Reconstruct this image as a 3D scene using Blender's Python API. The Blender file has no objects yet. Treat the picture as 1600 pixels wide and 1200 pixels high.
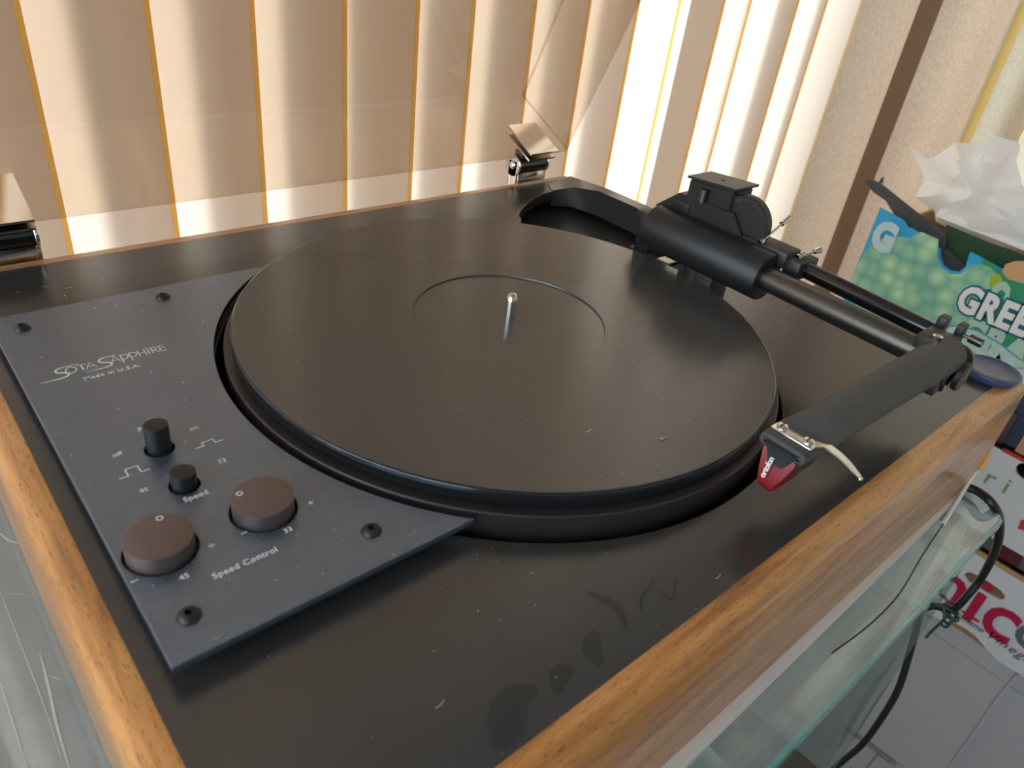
import bpy, bmesh, math, random
from mathutils import Vector, Matrix, noise
random.seed(7)
S = bpy.context.scene
COL = S.collection
R = math.radians
Z0 = 1.05                      # floor at 0; all heights below are written relative to the platter top and lifted by Z0

# ------------------------------------------------------------------ camera, world, exposure
CAM = Vector((-0.2662, -0.2759, 0.2010)); TGT = Vector((-0.0457, -0.0552, 0.0)); ROLL = 0.14; FPX = 1161.7
fw = (TGT - CAM).normalized(); r0 = fw.cross(Vector((0, 0, 1))).normalized(); u0 = r0.cross(fw)
RX = r0 * math.cos(ROLL) + u0 * math.sin(ROLL); UX = -r0 * math.sin(ROLL) + u0 * math.cos(ROLL)
cd = bpy.data.cameras.new('camera'); cam = bpy.data.objects.new('camera', cd); COL.objects.link(cam)
M = Matrix((RX, UX, -fw)).transposed().to_4x4(); M.translation = CAM + Vector((0, 0, Z0)); cam.matrix_world = M
cd.sensor_width = 36; cd.lens = FPX / 1600 * 36; cd.clip_start = 0.01; cd.clip_end = 60
cd.dof.use_dof = True; cd.dof.focus_distance = 0.47; cd.dof.aperture_fstop = 15
S.camera = cam
S.view_settings.view_transform = 'Standard'; S.view_settings.look = 'None'
S.view_settings.gamma = 1; S.view_settings.use_curve_mapping = False
S.view_settings.exposure = 0.2
S.cycles.max_bounces = 9; S.cycles.diffuse_bounces = 4; S.cycles.transparent_max_bounces = 24
S.cycles.transmission_bounces = 8; S.cycles.glossy_bounces = 5
S.cycles.caustics_reflective = False; S.cycles.caustics_refractive = False; S.cycles.sample_clamp_indirect = 6
w = bpy.data.worlds.new('World'); S.world = w; w.use_nodes = True
SKY = w.node_tree.nodes['Background']; SKY.inputs[0].default_value = (0.80, 0.91, 1.0, 1); SKY.inputs[1].default_value = 4.2

def portal(name, loc, rot, sx, sy):
    l = bpy.data.lights.new(name, 'AREA'); l.shape = 'RECTANGLE'; l.size = sx; l.size_y = sy
    l.cycles.is_portal = True
    o = bpy.data.objects.new(name, l); COL.objects.link(o); o.location = loc; o.rotation_euler = rot
portal('window_portal_back', (-.12, .62, .17), (R(-90), 0, 0), 2.55, 2.25)
portal('window_portal_right', (1.33, -.69, .2), (0, R(90), 0), 2.2, 1.7)
portal('window_portal_left', (-1.56, -.45, .5), (0, R(-90), 0), 1.5, 1.9)
sun = bpy.data.lights.new('sun', 'SUN'); sun.energy = 5.6; sun.angle = R(32); sun.color = (1, .97, .93)
so = bpy.data.objects.new('sun', sun); COL.objects.link(so)
so.rotation_euler = (Vector((-.14, -.80, -.55))).to_track_quat('-Z', 'Y').to_euler()

# ------------------------------------------------------------------ picture -> plane helper (real depths chosen per thing)
def ray(u, v):
    return (RX * (u - 800) + UX * (600 - v) + fw * FPX).normalized()
def px(u, v, x=None, y=None, z=None, d=None):
    r = ray(u, v)
    if x is not None: t = (x - CAM.x) / r.x
    elif y is not None: t = (y - CAM.y) / r.y
    elif z is not None: t = (z - CAM.z) / r.z
    else: t = d
    return CAM + r * t

# ------------------------------------------------------------------ materials
def nt(name):
    m = bpy.data.materials.new(name); m.use_nodes = True
    n = m.node_tree.nodes; l = m.node_tree.links
    return m, n, l, n['Principled BSDF']
def mat(name, col, rough=.5, metal=0, coat=0, spec=.5, bump=0, bscale=200, var=0, vscale=8, stretch=None, trans=0):
    m, n, l, b = nt(name)
    b.inputs['Base Color'].default_value = (*col, 1); b.inputs['Roughness'].default_value = rough
    b.inputs['Metallic'].default_value = metal; b.inputs['Coat Weight'].default_value = coat
    b.inputs['Specular IOR Level'].default_value = spec
    if trans: b.inputs['Transmission Weight'].default_value = trans
    if bump or var:
        tc = n.new('ShaderNodeTexCoord'); mp = n.new('ShaderNodeMapping'); l.new(tc.outputs['Object'], mp.inputs[0])
        if stretch: mp.inputs['Scale'].default_value = stretch
    if var:
        t = n.new('ShaderNodeTexNoise'); t.inputs['Scale'].default_value = vscale; t.inputs['Detail'].default_value = 5
        l.new(mp.outputs[0], t.inputs['Vector'])
        mx = n.new('ShaderNodeMix'); mx.data_type = 'RGBA'
        mx.inputs[6].default_value = tuple(max(0, c * (1 - var)) for c in col) + (1,)
        mx.inputs[7].default_value = tuple(min(1, c * (1 + var)) for c in col) + (1,)
        l.new(t.outputs[0], mx.inputs[0]); l.new(mx.outputs[2], b.inputs['Base Color'])
    if bump:
        t = n.new('ShaderNodeTexNoise'); t.inputs['Scale'].default_value = bscale; t.inputs['Detail'].default_value = 3
        l.new(mp.outputs[0], t.inputs['Vector'])
        bp = n.new('ShaderNodeBump'); bp.inputs['Strength'].default_value = bump; bp.inputs['Distance'].default_value = .0006
        l.new(t.outputs[0], bp.inputs['Height']); l.new(bp.outputs[0], b.inputs['Normal'])
    return m

def wood(name, stretch):
    m, n, l, b = nt(name)
    tc = n.new('ShaderNodeTexCoord'); mp = n.new('ShaderNodeMapping'); l.new(tc.outputs['Object'], mp.inputs[0])
    mp.inputs['Scale'].default_value = stretch
    t = n.new('ShaderNodeTexNoise'); t.inputs['Scale'].default_value = 5.5; t.inputs['Detail'].default_value = 9; t.inputs['Roughness'].default_value = .62
    t.inputs['Distortion'].default_value = .5
    l.new(mp.outputs[0], t.inputs['Vector'])
    cr = n.new('ShaderNodeValToRGB'); l.new(t.outputs[0], cr.inputs[0])
    e = cr.color_ramp.elements; e[0].position = .3; e[0].color = (.27, .10, .024, 1); e[1].position = .72; e[1].color = (.74, .36, .115, 1)
    k = e.new(.5); k.color = (.56, .235, .062, 1)
    mp2 = n.new('ShaderNodeMapping'); l.new(tc.outputs['Object'], mp2.inputs[0])
    mp2.inputs['Scale'].default_value = tuple(s * 1.9 for s in stretch)
    p = n.new('ShaderNodeTexNoise'); p.inputs['Scale'].default_value = 46; p.inputs['Detail'].default_value = 2
    l.new(mp2.outputs[0], p.inputs['Vector'])
    pr = n.new('ShaderNodeValToRGB'); l.new(p.outputs[0], pr.inputs[0])
    pr.color_ramp.elements[0].position = .33; pr.color_ramp.elements[0].color = (.42, .33, .25, 1)
    pr.color_ramp.elements[1].position = .40; pr.color_ramp.elements[1].color = (1, 1, 1, 1)
    mx = n.new('ShaderNodeMix'); mx.data_type = 'RGBA'; mx.blend_type = 'MULTIPLY'; mx.inputs[0].default_value = 1
    l.new(cr.outputs[0], mx.inputs[6]); l.new(pr.outputs[0], mx.inputs[7]); l.new(mx.outputs[2], b.inputs['Base Color'])
    bp = n.new('ShaderNodeBump'); bp.inputs['Strength'].default_value = .35; bp.inputs['Distance'].default_value = .0004
    l.new(pr.outputs[0], bp.inputs['Height']); l.new(bp.outputs[0], b.inputs['Normal'])
    b.inputs['Roughness'].default_value = .30; b.inputs['Coat Weight'].default_value = .45; b.inputs['Coat Roughness'].default_value = .2
    return m

def clear(name, tint, gloss=1.0, rough=.02, haze=0, hazecol=(1, 1, 1)):
    m, n, l, b = nt(name); n.remove(b); out = n['Material Output']
    tr = n.new('ShaderNodeBsdfTransparent'); tr.inputs[0].default_value = (*tint, 1)
    gl = n.new('ShaderNodeBsdfGlossy'); gl.inputs['Roughness'].default_value = rough
    ge = n.new('ShaderNodeNewGeometry'); dt = n.new('ShaderNodeVectorMath'); dt.operation = 'DOT_PRODUCT'
    l.new(ge.outputs['Incoming'], dt.inputs[0]); l.new(ge.outputs['Normal'], dt.inputs[1])
    ab = n.new('ShaderNodeMath'); ab.operation = 'ABSOLUTE'; l.new(dt.outputs['Value'], ab.inputs[0])
    om = n.new('ShaderNodeMath'); om.operation = 'SUBTRACT'; om.inputs[0].default_value = 1; l.new(ab.outputs[0], om.inputs[1]); om.use_clamp = True
    pw = n.new('ShaderNodeMath'); pw.operation = 'POWER'; pw.inputs[1].default_value = 5; l.new(om.outputs[0], pw.inputs[0])
    sc = n.new('ShaderNodeMath'); sc.operation = 'MULTIPLY_ADD'; sc.inputs[1].default_value = .95; sc.inputs[2].default_value = .045; l.new(pw.outputs[0], sc.inputs[0])
    mu = n.new('ShaderNodeMath'); mu.operation = 'MULTIPLY'; mu.inputs[1].default_value = gloss; mu.use_clamp = True; l.new(sc.outputs[0], mu.inputs[0])
    mx = n.new('ShaderNodeMixShader'); l.new(mu.outputs[0], mx.inputs[0]); l.new(tr.outputs[0], mx.inputs[1]); l.new(gl.outputs[0], mx.inputs[2])
    last = mx
    if haze:
        df = n.new('ShaderNodeBsdfDiffuse'); df.inputs[0].default_value = (*hazecol, 1)
        tc = n.new('ShaderNodeTexCoord'); t = n.new('ShaderNodeTexNoise'); t.inputs['Scale'].default_value = 14; t.inputs['Detail'].default_value = 8
        mp = n.new('ShaderNodeMapping'); mp.inputs['Scale'].default_value = (1.6, .5, 1); mp.inputs['Rotation'].default_value = (0, 0, .3)
        l.new(tc.outputs['Object'], mp.inputs[0]); l.new(mp.outputs[0], t.inputs['Vector'])
        m2 = n.new('ShaderNodeMath'); m2.operation = 'MULTIPLY'; m2.inputs[1].default_value = haze * 2; l.new(t.outputs[0], m2.inputs[0])
        mx2 = n.new('ShaderNodeMixShader'); l.new(m2.outputs[0], mx2.inputs[0]); l.new(mx.outputs[0], mx2.inputs[1]); l.new(df.outputs[0], mx2.inputs[2])
        last = mx2
    l.new(last.outputs[0], out.inputs[0])
    return m

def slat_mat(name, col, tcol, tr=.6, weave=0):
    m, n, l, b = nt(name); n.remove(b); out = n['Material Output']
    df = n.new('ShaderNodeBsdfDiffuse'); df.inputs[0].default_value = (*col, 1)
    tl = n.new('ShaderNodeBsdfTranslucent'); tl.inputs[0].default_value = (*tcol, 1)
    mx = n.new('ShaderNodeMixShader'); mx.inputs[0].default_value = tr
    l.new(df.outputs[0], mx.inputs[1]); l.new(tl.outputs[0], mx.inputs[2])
    if weave:
        tc = n.new('ShaderNodeTexCoord'); mp = n.new('ShaderNodeMapping'); l.new(tc.outputs['Object'], mp.inputs[0])
        mp.inputs['Scale'].default_value = (500, 500, 220)
        t = n.new('ShaderNodeTexNoise'); t.inputs['Scale'].default_value = .8; t.inputs['Detail'].default_value = 2; l.new(mp.outputs[0], t.inputs['Vector'])
        q = n.new('ShaderNodeMix'); q.data_type = 'RGBA'; l.new(t.outputs[0], q.inputs[0])
        q.inputs[6].default_value = tuple(c * (1 - weave) for c in tcol) + (1,); q.inputs[7].default_value = tuple(min(1, c * (1 + weave)) for c in tcol) + (1,)
        l.new(q.outputs[2], tl.inputs[0])
        q2 = n.new('ShaderNodeMix'); q2.data_type = 'RGBA'; l.new(t.outputs[0], q2.inputs[0])
        q2.inputs[6].default_value = tuple(c * (1 - weave) for c in col) + (1,); q2.inputs[7].default_value = tuple(min(1, c * (1 + weave)) for c in col) + (1,)
        l.new(q2.outputs[2], df.inputs[0])
        bp = n.new('ShaderNodeBump'); bp.inputs['Strength'].default_value = .25; bp.inputs['Distance'].default_value = .0003
        l.new(t.outputs[0], bp.inputs['Height']); l.new(bp.outputs[0], df.inputs['Normal'])
    l.new(mx.outputs[0], out.inputs[0])
    return m

WOODX = wood('oak_along_x', (2.2, 26, 26)); WOODY = wood('oak_along_y', (26, 2.2, 26))
PANEL = mat('black_laminate', (.040, .038, .038), .34, bump=.05, bscale=260, stretch=(1, 5, 1), spec=.85)
# finger smudges on the laminate: a wear pattern in its gloss
def smudge(m, scale, lo, hi, thr, off=(0, 0, 0)):
    n = m.node_tree.nodes; l = m.node_tree.links; b = n['Principled BSDF']
    tc = n.new('ShaderNodeTexCoord'); mp = n.new('ShaderNodeMapping'); mp.inputs['Location'].default_value = off; l.new(tc.outputs['Object'], mp.inputs[0])
    t = n.new('ShaderNodeTexNoise'); t.inputs['Scale'].default_value = scale; t.inputs['Detail'].default_value = 3; t.inputs['Distortion'].default_value = .8
    l.new(mp.outputs[0], t.inputs['Vector'])
    r = n.new('ShaderNodeMapRange'); r.inputs['From Min'].default_value = thr; r.inputs['From Max'].default_value = thr + .06
    r.inputs['To Min'].default_value = lo; r.inputs['To Max'].default_value = hi
    l.new(t.outputs[0], r.inputs['Value']); l.new(r.outputs[0], b.inputs['Roughness'])
smudge(PANEL, 9, .21, .17, .64, (.3, .1, 0))
PLATE = mat('brushed_anodised_plate', (.19, .235, .315), .27, metal=.8, bump=.35, bscale=150, stretch=(1, 14, 1), var=.18, vscale=90)
PLATTER = mat('platter_top_black', (.066, .061, .057), .22, spec=.85, bump=.05, bscale=500)
ACRYL = mat('platter_edge_acrylic', (.012, .013, .015), .16, spec=.6)
TIER = mat('platter_hub_metal', (.060, .048, .048), .38, metal=.5)
BLACK = mat('satin_black_metal', (.013, .013, .014), .42, spec=.5)
BLACKG = mat('gloss_black', (.006, .006, .007), .12, coat=.5)
DARKW = mat('well_black', (.010, .010, .010), .5)
TUBE = mat('dark_anodised_tube', (.13, .12, .11), .30, metal=.9)
STEEL = mat('polished_steel', (.75, .73, .70), .12, metal=1)
CHROME = mat('chrome', (.82, .82, .82), .07, metal=1)
NICKEL = mat('nickel_screw', (.80, .77, .70), .2, metal=1)
KNOB = mat('bronze_anodised_knob', (.175, .135, .130), .38, metal=.65, bump=.1, bscale=300)
WAND = mat('grey_foam_sleeve', (.060, .062, .060), .62, bump=.5, bscale=420, var=.25, vscale=30)
RED = mat('red_plastic', (.22, .003, .006), .28)
CARTB = mat('cartridge_black', (.013, .016, .019), .38)
WHITE = mat('white_print', (.80, .80, .78), .6)
PRINT = mat('silkscreen_print', (.80, .80, .78), .55)
WPL = mat('white_plastic', (.78, .78, .76), .4)
BLUE = mat('dark_blue_plastic', (.055, .075, .16), .28)
DUSTM = mat('lint', (.42, .40, .36), .9)
CRUMB = mat('crumb', (.55, .32, .14), .8)
LID = clear('smoked_acrylic', (.865, .82, .76), gloss=.85, rough=.03, haze=.018, hazecol=(.8, .7, .6))
GLASS = clear('case_glass', (.84, .92, .91), gloss=3.2, rough=.03, haze=.20, hazecol=(.84, .91, .96))
PANE = clear('window_pane', (.97, .98, .98), gloss=.6, rough=.02)
GLASSV = clear('case_side_glass', (.84, .90, .89), gloss=.45, rough=.02)
GEDGE = mat('green_glass_edge', (.07, .42, .40), .12, spec=.8, coat=.6)
RUBBER = mat('black_cable_rubber', (.012, .012, .013), .42)
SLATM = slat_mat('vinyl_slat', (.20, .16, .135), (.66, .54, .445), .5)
SLATW = slat_mat('woven_vinyl_slat', (.48, .41, .33), (.58, .50, .38), .5, weave=.3)
SLATF = slat_mat('woven_fabric_panel', (.74, .60, .47), (.5, .40, .3), .2, weave=.32)
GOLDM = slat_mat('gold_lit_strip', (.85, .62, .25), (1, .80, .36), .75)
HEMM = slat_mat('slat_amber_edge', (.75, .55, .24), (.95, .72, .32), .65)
WALLM = mat('cream_wall', (.60, .59, .57), .85, bump=.2, bscale=120)
CEILM = mat('ceiling_paint', (.40, .42, .45), .9)
FLOORM = mat('brown_floor', (.16, .12, .09), .6, var=.3, vscale=4)
FRAMEM = mat('window_frame_white', (.75, .74, .70), .5)
GROUND = mat('outdoor_concrete', (.55, .54, .50), .9, var=.15, vscale=2)

# ------------------------------------------------------------------ object helpers
def link(name, me, m, parent=None):
    o = bpy.data.objects.new(name, me); COL.objects.link(o)
    for k in (m if isinstance(m, (list, tuple)) else [m]):
        me.materials.append(k)
    if parent is not None: o.parent = parent
    return o
def obj(name, bm, m, parent=None, smooth=35):
    bmesh.ops.recalc_face_normals(bm, faces=bm.faces)
    me = bpy.data.meshes.new(name); bm.to_mesh(me); bm.free()
    o = link(name, me, m, parent)
    if smooth and len(me.polygons):
        for p in me.polygons: p.use_smooth = True
        me.set_sharp_from_angle(angle=R(smooth))
    return o
def tag(o, label, cat, group=None, kind=None):
    o['label'] = label
    if cat: o['category'] = cat
    if group: o['group'] = group
    if kind: o['kind'] = kind
    return o
def struct(o, label=None):
    o['kind'] = 'structure'
    if label: o['label'] = label
    return o
def thing(name, loc, label, cat, group=None):
    o = bpy.data.objects.new(name, None); COL.objects.link(o); o.location = loc; o.empty_display_size = .02
    bpy.context.view_layer.update()
    return tag(o, label, cat, group)
def adopt(p, *cs):
    for c in cs:
        c.parent = p; c.matrix_parent_inverse = p.matrix_world.inverted()
def box(bm, a, b, bev=0, seg=2):
    g = bmesh.ops.create_cube(bm, size=1)
    vs = g['verts']
    for v in vs:
        v.co = Vector(((a[i] + b[i]) / 2 + v.co[i] * (b[i] - a[i]) for i in range(3)))
    if bev:
        es = list({e for v in vs for e in v.link_edges})
        bmesh.ops.bevel(bm, geom=es, offset=bev, segments=seg, affect='EDGES', profile=.5)
def basis(d):
    d = d.normalized(); a = Vector((0, 0, 1)) if abs(d.z) < .9 else Vector((1, 0, 0))
    s = d.cross(a).normalized(); t = s.cross(d); return s, t
def sweep(bm, pts, rad, n=16, cap=True, scale=(1, 1)):
    """tube through pts; rad a number or list"""
    pts = [Vector(p) for p in pts]; rings = []
    rr = rad if isinstance(rad, (list, tuple)) else [rad] * len(pts)
    ps = None
    for i, p in enumerate(pts):
        d = (pts[min(i + 1, len(pts) - 1)] - pts[max(i - 1, 0)])
        if d.length < 1e-9: d = Vector((0, 0, 1))
        d.normalize()
        if ps is None: s, t = basis(d)
        else:
            s = (ps - d * ps.dot(d)).normalized(); t = s.cross(d)
        ps = s
        rings.append([bm.verts.new(p + (s * math.cos(a) * scale[0] + t * math.sin(a) * scale[1]) * rr[i]) for a in (2 * math.pi * k / n for k in range(n))])
    for a, b in zip(rings, rings[1:]):
        for k in range(n): bm.faces.new((a[k], a[(k + 1) % n], b[(k + 1) % n], b[k]))
    if cap:
        bm.faces.new(rings[0][::-1]); bm.faces.new(rings[-1])
def cyl(bm, a, b, r, n=32, bev=0):
    a = Vector(a); b = Vector(b); d = (b - a).normalized()
    if bev: sweep(bm, [a, a, a + d * bev, b - d * bev, b, b][1:-1], [r - bev, r, r, r - bev], n)
    else: sweep(bm, [a, b], r, n)
def lathe(bm, prof, c=(0, 0, 0), n=96):
    rings = []
    for r, z in prof:
        rings.append([bm.verts.new((c[0] + r * math.cos(2 * math.pi * k / n), c[1] + r * math.sin(2 * math.pi * k / n), c[2] + z)) for k in range(n)] if r > 1e-6
                     else [bm.verts.new((c[0], c[1], c[2] + z))])
    for a, b in zip(rings, rings[1:]):
        for k in range(n):
            k2 = (k + 1) % n
            if len(a) == 1 and len(b) == 1: break
            if len(a) == 1: bm.faces.new((a[0], b[k], b[k2]))
            elif len(b) == 1: bm.faces.new((a[k], a[k2], b[0]))
            else: bm.faces.new((a[k], a[k2], b[k2], b[k]))
def to_mesh(curve_obj):
    bpy.context.view_layer.update()
    dg = bpy.context.evaluated_depsgraph_get()
    me = bpy.data.meshes.new_from_object(curve_obj.evaluated_get(dg)); 
    bpy.data.objects.remove(curve_obj); return me
def plate(name, outer, holes, z0, z1, m, parent=None, bev=0):
    """flat plate with holes, from 2D loops"""
    c = bpy.data.curves.new(name, 'CURVE'); c.dimensions = '2D'; c.fill_mode = 'BOTH'
    c.extrude = (z1 - z0) / 2 - bev; c.bevel_depth = bev; c.bevel_resolution = 1
    c.offset = -bev
    for lp in [outer] + holes:
        s = c.splines.new('POLY'); s.points.add(len(lp) - 1); s.use_cyclic_u = True
        for q, p in zip(s.points, lp): q.co = (p[0], p[1], 0, 1)
    o = bpy.data.objects.new(name, c); COL.objects.link(o)
    me = to_mesh(o)
    for v in me.vertices: v.co.z += (z0 + z1) / 2
    me.materials.clear()
    o = link(name, me, m, parent)
    for p in me.polygons: p.use_smooth = True
    me.set_sharp_from_angle(angle=R(30))
    return o
def circ(cx, cy, r, n=64, a0=0, a1=360):
    return [(cx + r * math.cos(R(a0 + (a1 - a0) * k / n)), cy + r * math.sin(R(a0 + (a1 - a0) * k / n))) for k in range(n)]
def prism(bm, pts, vec):
    """closed polygon of 3D points pushed along vec"""
    vec = Vector(vec); a = [bm.verts.new(p) for p in pts]; b = [bm.verts.new(Vector(p) + vec) for p in pts]
    bm.faces.new(a); bm.faces.new(b[::-1])
    n = len(pts)
    for i in range(n): bm.faces.new((a[i], b[i], b[(i + 1) % n], a[(i + 1) % n]))
def text(name, s, size, m, parent, origin, ux, uy, bold=0, spacing=1, depth=.00006, align='CENTER', shear=0, sx=1):
    """flat lettering: origin = middle of the text, ux reading direction, uy up direction"""
    c = bpy.data.curves.new(name, 'FONT'); c.body = s; c.size = size; c.align_x = align; c.align_y = 'CENTER'
    c.offset = bold; c.space_character = spacing; c.extrude = depth; c.shear = shear; c.resolution_u = 3
    o = bpy.data.objects.new(name, c); COL.objects.link(o); me = to_mesh(o)
    me.materials.clear()
    ux = Vector(ux).normalized(); uy = Vector(uy); uy = (uy - ux * uy.dot(ux)).normalized(); uz = ux.cross(uy)
    mt = Matrix((ux, uy, uz)).transposed().to_4x4(); mt.translation = Vector(origin)
    me.transform(Matrix.Diagonal((sx, 1, 1, 1))); me.transform(mt)
    return link(name, me, m, parent)
def ribbon(bm, pts, wd, z):
    """flat stroke with per-point widths in the xy plane"""
    n = len(pts); ws = wd if isinstance(wd, (list, tuple)) else [wd] * n; L = []; Rr = []
    for i, p in enumerate(pts):
        a = Vector(pts[max(i - 1, 0)]); b = Vector(pts[min(i + 1, n - 1)]); d = (b - a).normalized(); q = Vector((-d.y, d.x)) * ws[i] / 2
        L.append(bm.verts.new((p[0] + q.x, p[1] + q.y, z))); Rr.append(bm.verts.new((p[0] - q.x, p[1] - q.y, z)))
    for i in range(n - 1): bm.faces.new((Rr[i], Rr[i + 1], L[i + 1], L[i]))
def smoothpts(P, n=6):
    """Catmull-Rom through points (2D or 3D)"""
    P = [Vector(p) for p in P]; out = []
    for i in range(len(P) - 1):
        p0 = P[max(i - 1, 0)]; p1 = P[i]; p2 = P[i + 1]; p3 = P[min(i + 2, len(P) - 1)]
        for k in range(n):
            t = k / n
            out.append(.5 * ((2 * p1) + (p2 - p0) * t + (2 * p0 - 5 * p1 + 4 * p2 - p3) * t * t + (3 * p1 - p0 - 3 * p2 + p3) * t ** 3))
    out.append(P[-1]); return out

# ------------------------------------------------------------------ the room
FL = -1.05; CE = 1.45
XL, XR, YF, YB = -1.5, 1.28, -2.3, .60
def wallbox(name, a, b, m, label=None):
    bm = bmesh.new(); box(bm, a, b); return struct(obj(name, bm, m, smooth=0), label)
wallbox('floor', (XL - .1, YF - .1, FL - .05), (XR + .1, YB + .1, FL), FLOORM)
wallbox('ceiling', (XL - .1, YF - .1, CE), (XR + .1, YB + .1, CE + .08), CEILM)
def holed(name, axis, at, lo, hi, h0, h1, z0, z1, th):
    """wall with one opening: axis 'x' means the wall runs along x"""
    bm = bmesh.new()
    def b(s0, s1, c0, c1):
        if axis == 'x': box(bm, (s0, at, c0), (s1, at + th, c1))
        else: box(bm, (at, s0, c0), (at + th, s1, c1))
    b(lo, h0, FL, CE); b(h1, hi, FL, CE); b(h0, h1, FL, z0); b(h0, h1, z1, CE)
    return struct(obj(name, bm, WALLM, smooth=0))
wb = holed('wall_back', 'x', YB, XL, XR, -1.4, 1.25, -.97, 1.30, .08)
wr = holed('wall_right', 'y', XR, YF, YB, -1.55, .205, -.97, 1.30, .08)
wl = holed('wall_left', 'y', XL - .08, YF, YB, -1.4, .5, -.25, 1.25, .08)
wf = wallbox('wall_front', (XL, YF - .08, FL), (XR, YF, CE), WALLM)
def window(name, axis, at, a0, a1, z0, z1, muls):
    bm = bmesh.new(); t = .045
    def b(s0, s1, c0, c1):
        if axis == 'x': box(bm, (s0, at + .01, c0), (s1, at + .06, c1), .004)
        else: box(bm, (at + .01, s0, c0), (at + .06, s1, c1), .004)
    b(a0, a1, z0, z0 + t); b(a0, a1, z1 - t, z1); b(a0, a0 + t, z0, z1); b(a1 - t, a1, z0, z1)
    for q in muls: b(q - t / 2, q + t / 2, z0, z1)
    f = struct(obj(name, bm, FRAMEM))
    es = [a0 + t] + [x for q in muls for x in (q - t / 2, q + t / 2)] + [a1 - t]
    for s0, s1 in zip(es[::2], es[1::2]):
        bm = bmesh.new()
        if axis == 'x': box(bm, (s0, at + .033, z0 + t), (s1, at + .037, z1 - t))
        else: box(bm, (at + .033, s0, z0 + t), (at + .037, s1, z1 - t))
        obj('pane', bm, PANE, f, smooth=0)
    return f
window('window_1', 'x', YB, -1.4, 1.25, -.97, 1.30, [-.2])
window('window_2', 'y', XR, -1.55, .205, -.97, 1.30, [-.5])
window('window_3', 'y', XL - .08, -1.4, .5, -.25, 1.25, [-.45])
wallbox('shade_strip_1', (XR - .03, .25, FL), (XR, .40, CE), mat('crevice_shade_brown', (.22, .125, .065), .5), 'added dark brown strip standing in for the shaded gap behind the blind')  # added strip: shade of the crevice between the slats, put in as brown colour
wallbox('terrace', (-7, -7, FL - .12), (9, 9, FL - .06), GROUND, 'pale concrete terrace outside the windows')

# ------------------------------------------------------------------ vertical blinds
def slat_mesh(p_back, p_front, z0, z1, bulge, m, hem=.0035):
    """curved vertical slat between two plan points; front edge has an amber hem"""
    bm = bmesh.new(); a = Vector(p_back); b = Vector(p_front); d = b - a; nrm = Vector((-d.y, d.x)).normalized(); N = 12; th = .0007
    def section(z):
        out = []
        for k in range(N + 1):
            t = k / N; p = a + d * t + nrm * bulge * 4 * t * (1 - t); out.append((p.x, p.y, z))
        return out
    lo = section(z0); hi = section(z1)
    vs0 = [bm.verts.new(p) for p in lo]; vs1 = [bm.verts.new(p) for p in hi]
    for k in range(N): bm.faces.new((vs0[k], vs0[k + 1], vs1[k + 1], vs1[k]))
    return bm, d.normalized(), b
def make_blind(name, label, edges, z0, z1, m, rail_a, rail_b, loc):
    root = thing(name, loc, label, 'blind')
    for back, front, bul, mm in edges:
        bm, dr, b = slat_mesh(back, front, z0, z1, bul, mm)
        s = obj('slat', bm, mm, smooth=60); adopt(root, s)
        bm = bmesh.new(); q = Vector(front) + dr * .0022
        box(bm, (q.x - .0022, q.y - .0010, z0), (q.x + .0022, q.y + .0010, z1))
        if mm is GOLDM or mm is SLATF: bm.free()
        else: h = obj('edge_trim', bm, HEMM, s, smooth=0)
    bm = bmesh.new(); box(bm, rail_a, rail_b, .004); h = obj('headrail', bm, FRAMEM); adopt(root, h)
    return root
WY = .442; WC = WY - CAM.y
tans = [-.85 + .1275 * 0]
tans = [.182 - .1285 * k for k in range(10, 0, -1)] + [.182, .3136, .441, .573, .694, .798, .926, 1.054, 1.183, 1.305, 1.45, 1.545, 1.735, 1.862, 2.03]
E1 = []; phi = R(11); 
for i, t in enumerate(tans):
    fx = CAM.x + WC * t; wd = .148
    if i == len(tans) - 5: wd = .062          # beside the bright gap
    if i >= len(tans) - 4: wd = .14
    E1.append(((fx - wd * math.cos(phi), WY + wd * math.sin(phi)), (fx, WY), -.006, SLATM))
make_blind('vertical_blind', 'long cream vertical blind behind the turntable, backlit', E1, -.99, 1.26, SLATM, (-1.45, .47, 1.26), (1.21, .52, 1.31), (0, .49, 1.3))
E2 = []
RXW = 1.17
ys = [.183, .10, .0, -.1, -.2, -.3, -.4, -.5, -.6, -.7, -.8, -.9, -1.0, -1.1, -1.2, -1.3, -1.4, -1.5]
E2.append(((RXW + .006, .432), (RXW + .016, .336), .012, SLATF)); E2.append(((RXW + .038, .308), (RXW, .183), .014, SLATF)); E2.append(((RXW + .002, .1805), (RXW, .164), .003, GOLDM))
for i, (ya, yb) in enumerate(zip(ys, ys[1:])):
    E2.append(((RXW + .045, ya + .028), (RXW, yb), .006, SLATW))
make_blind('vertical_blind', 'woven cream vertical blind on the right wall behind the grape carton', E2, -.99, 1.26, SLATW, (1.18, -1.6, 1.26), (1.23, .44, 1.31), (1.15, -.5, 1.3))

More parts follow.
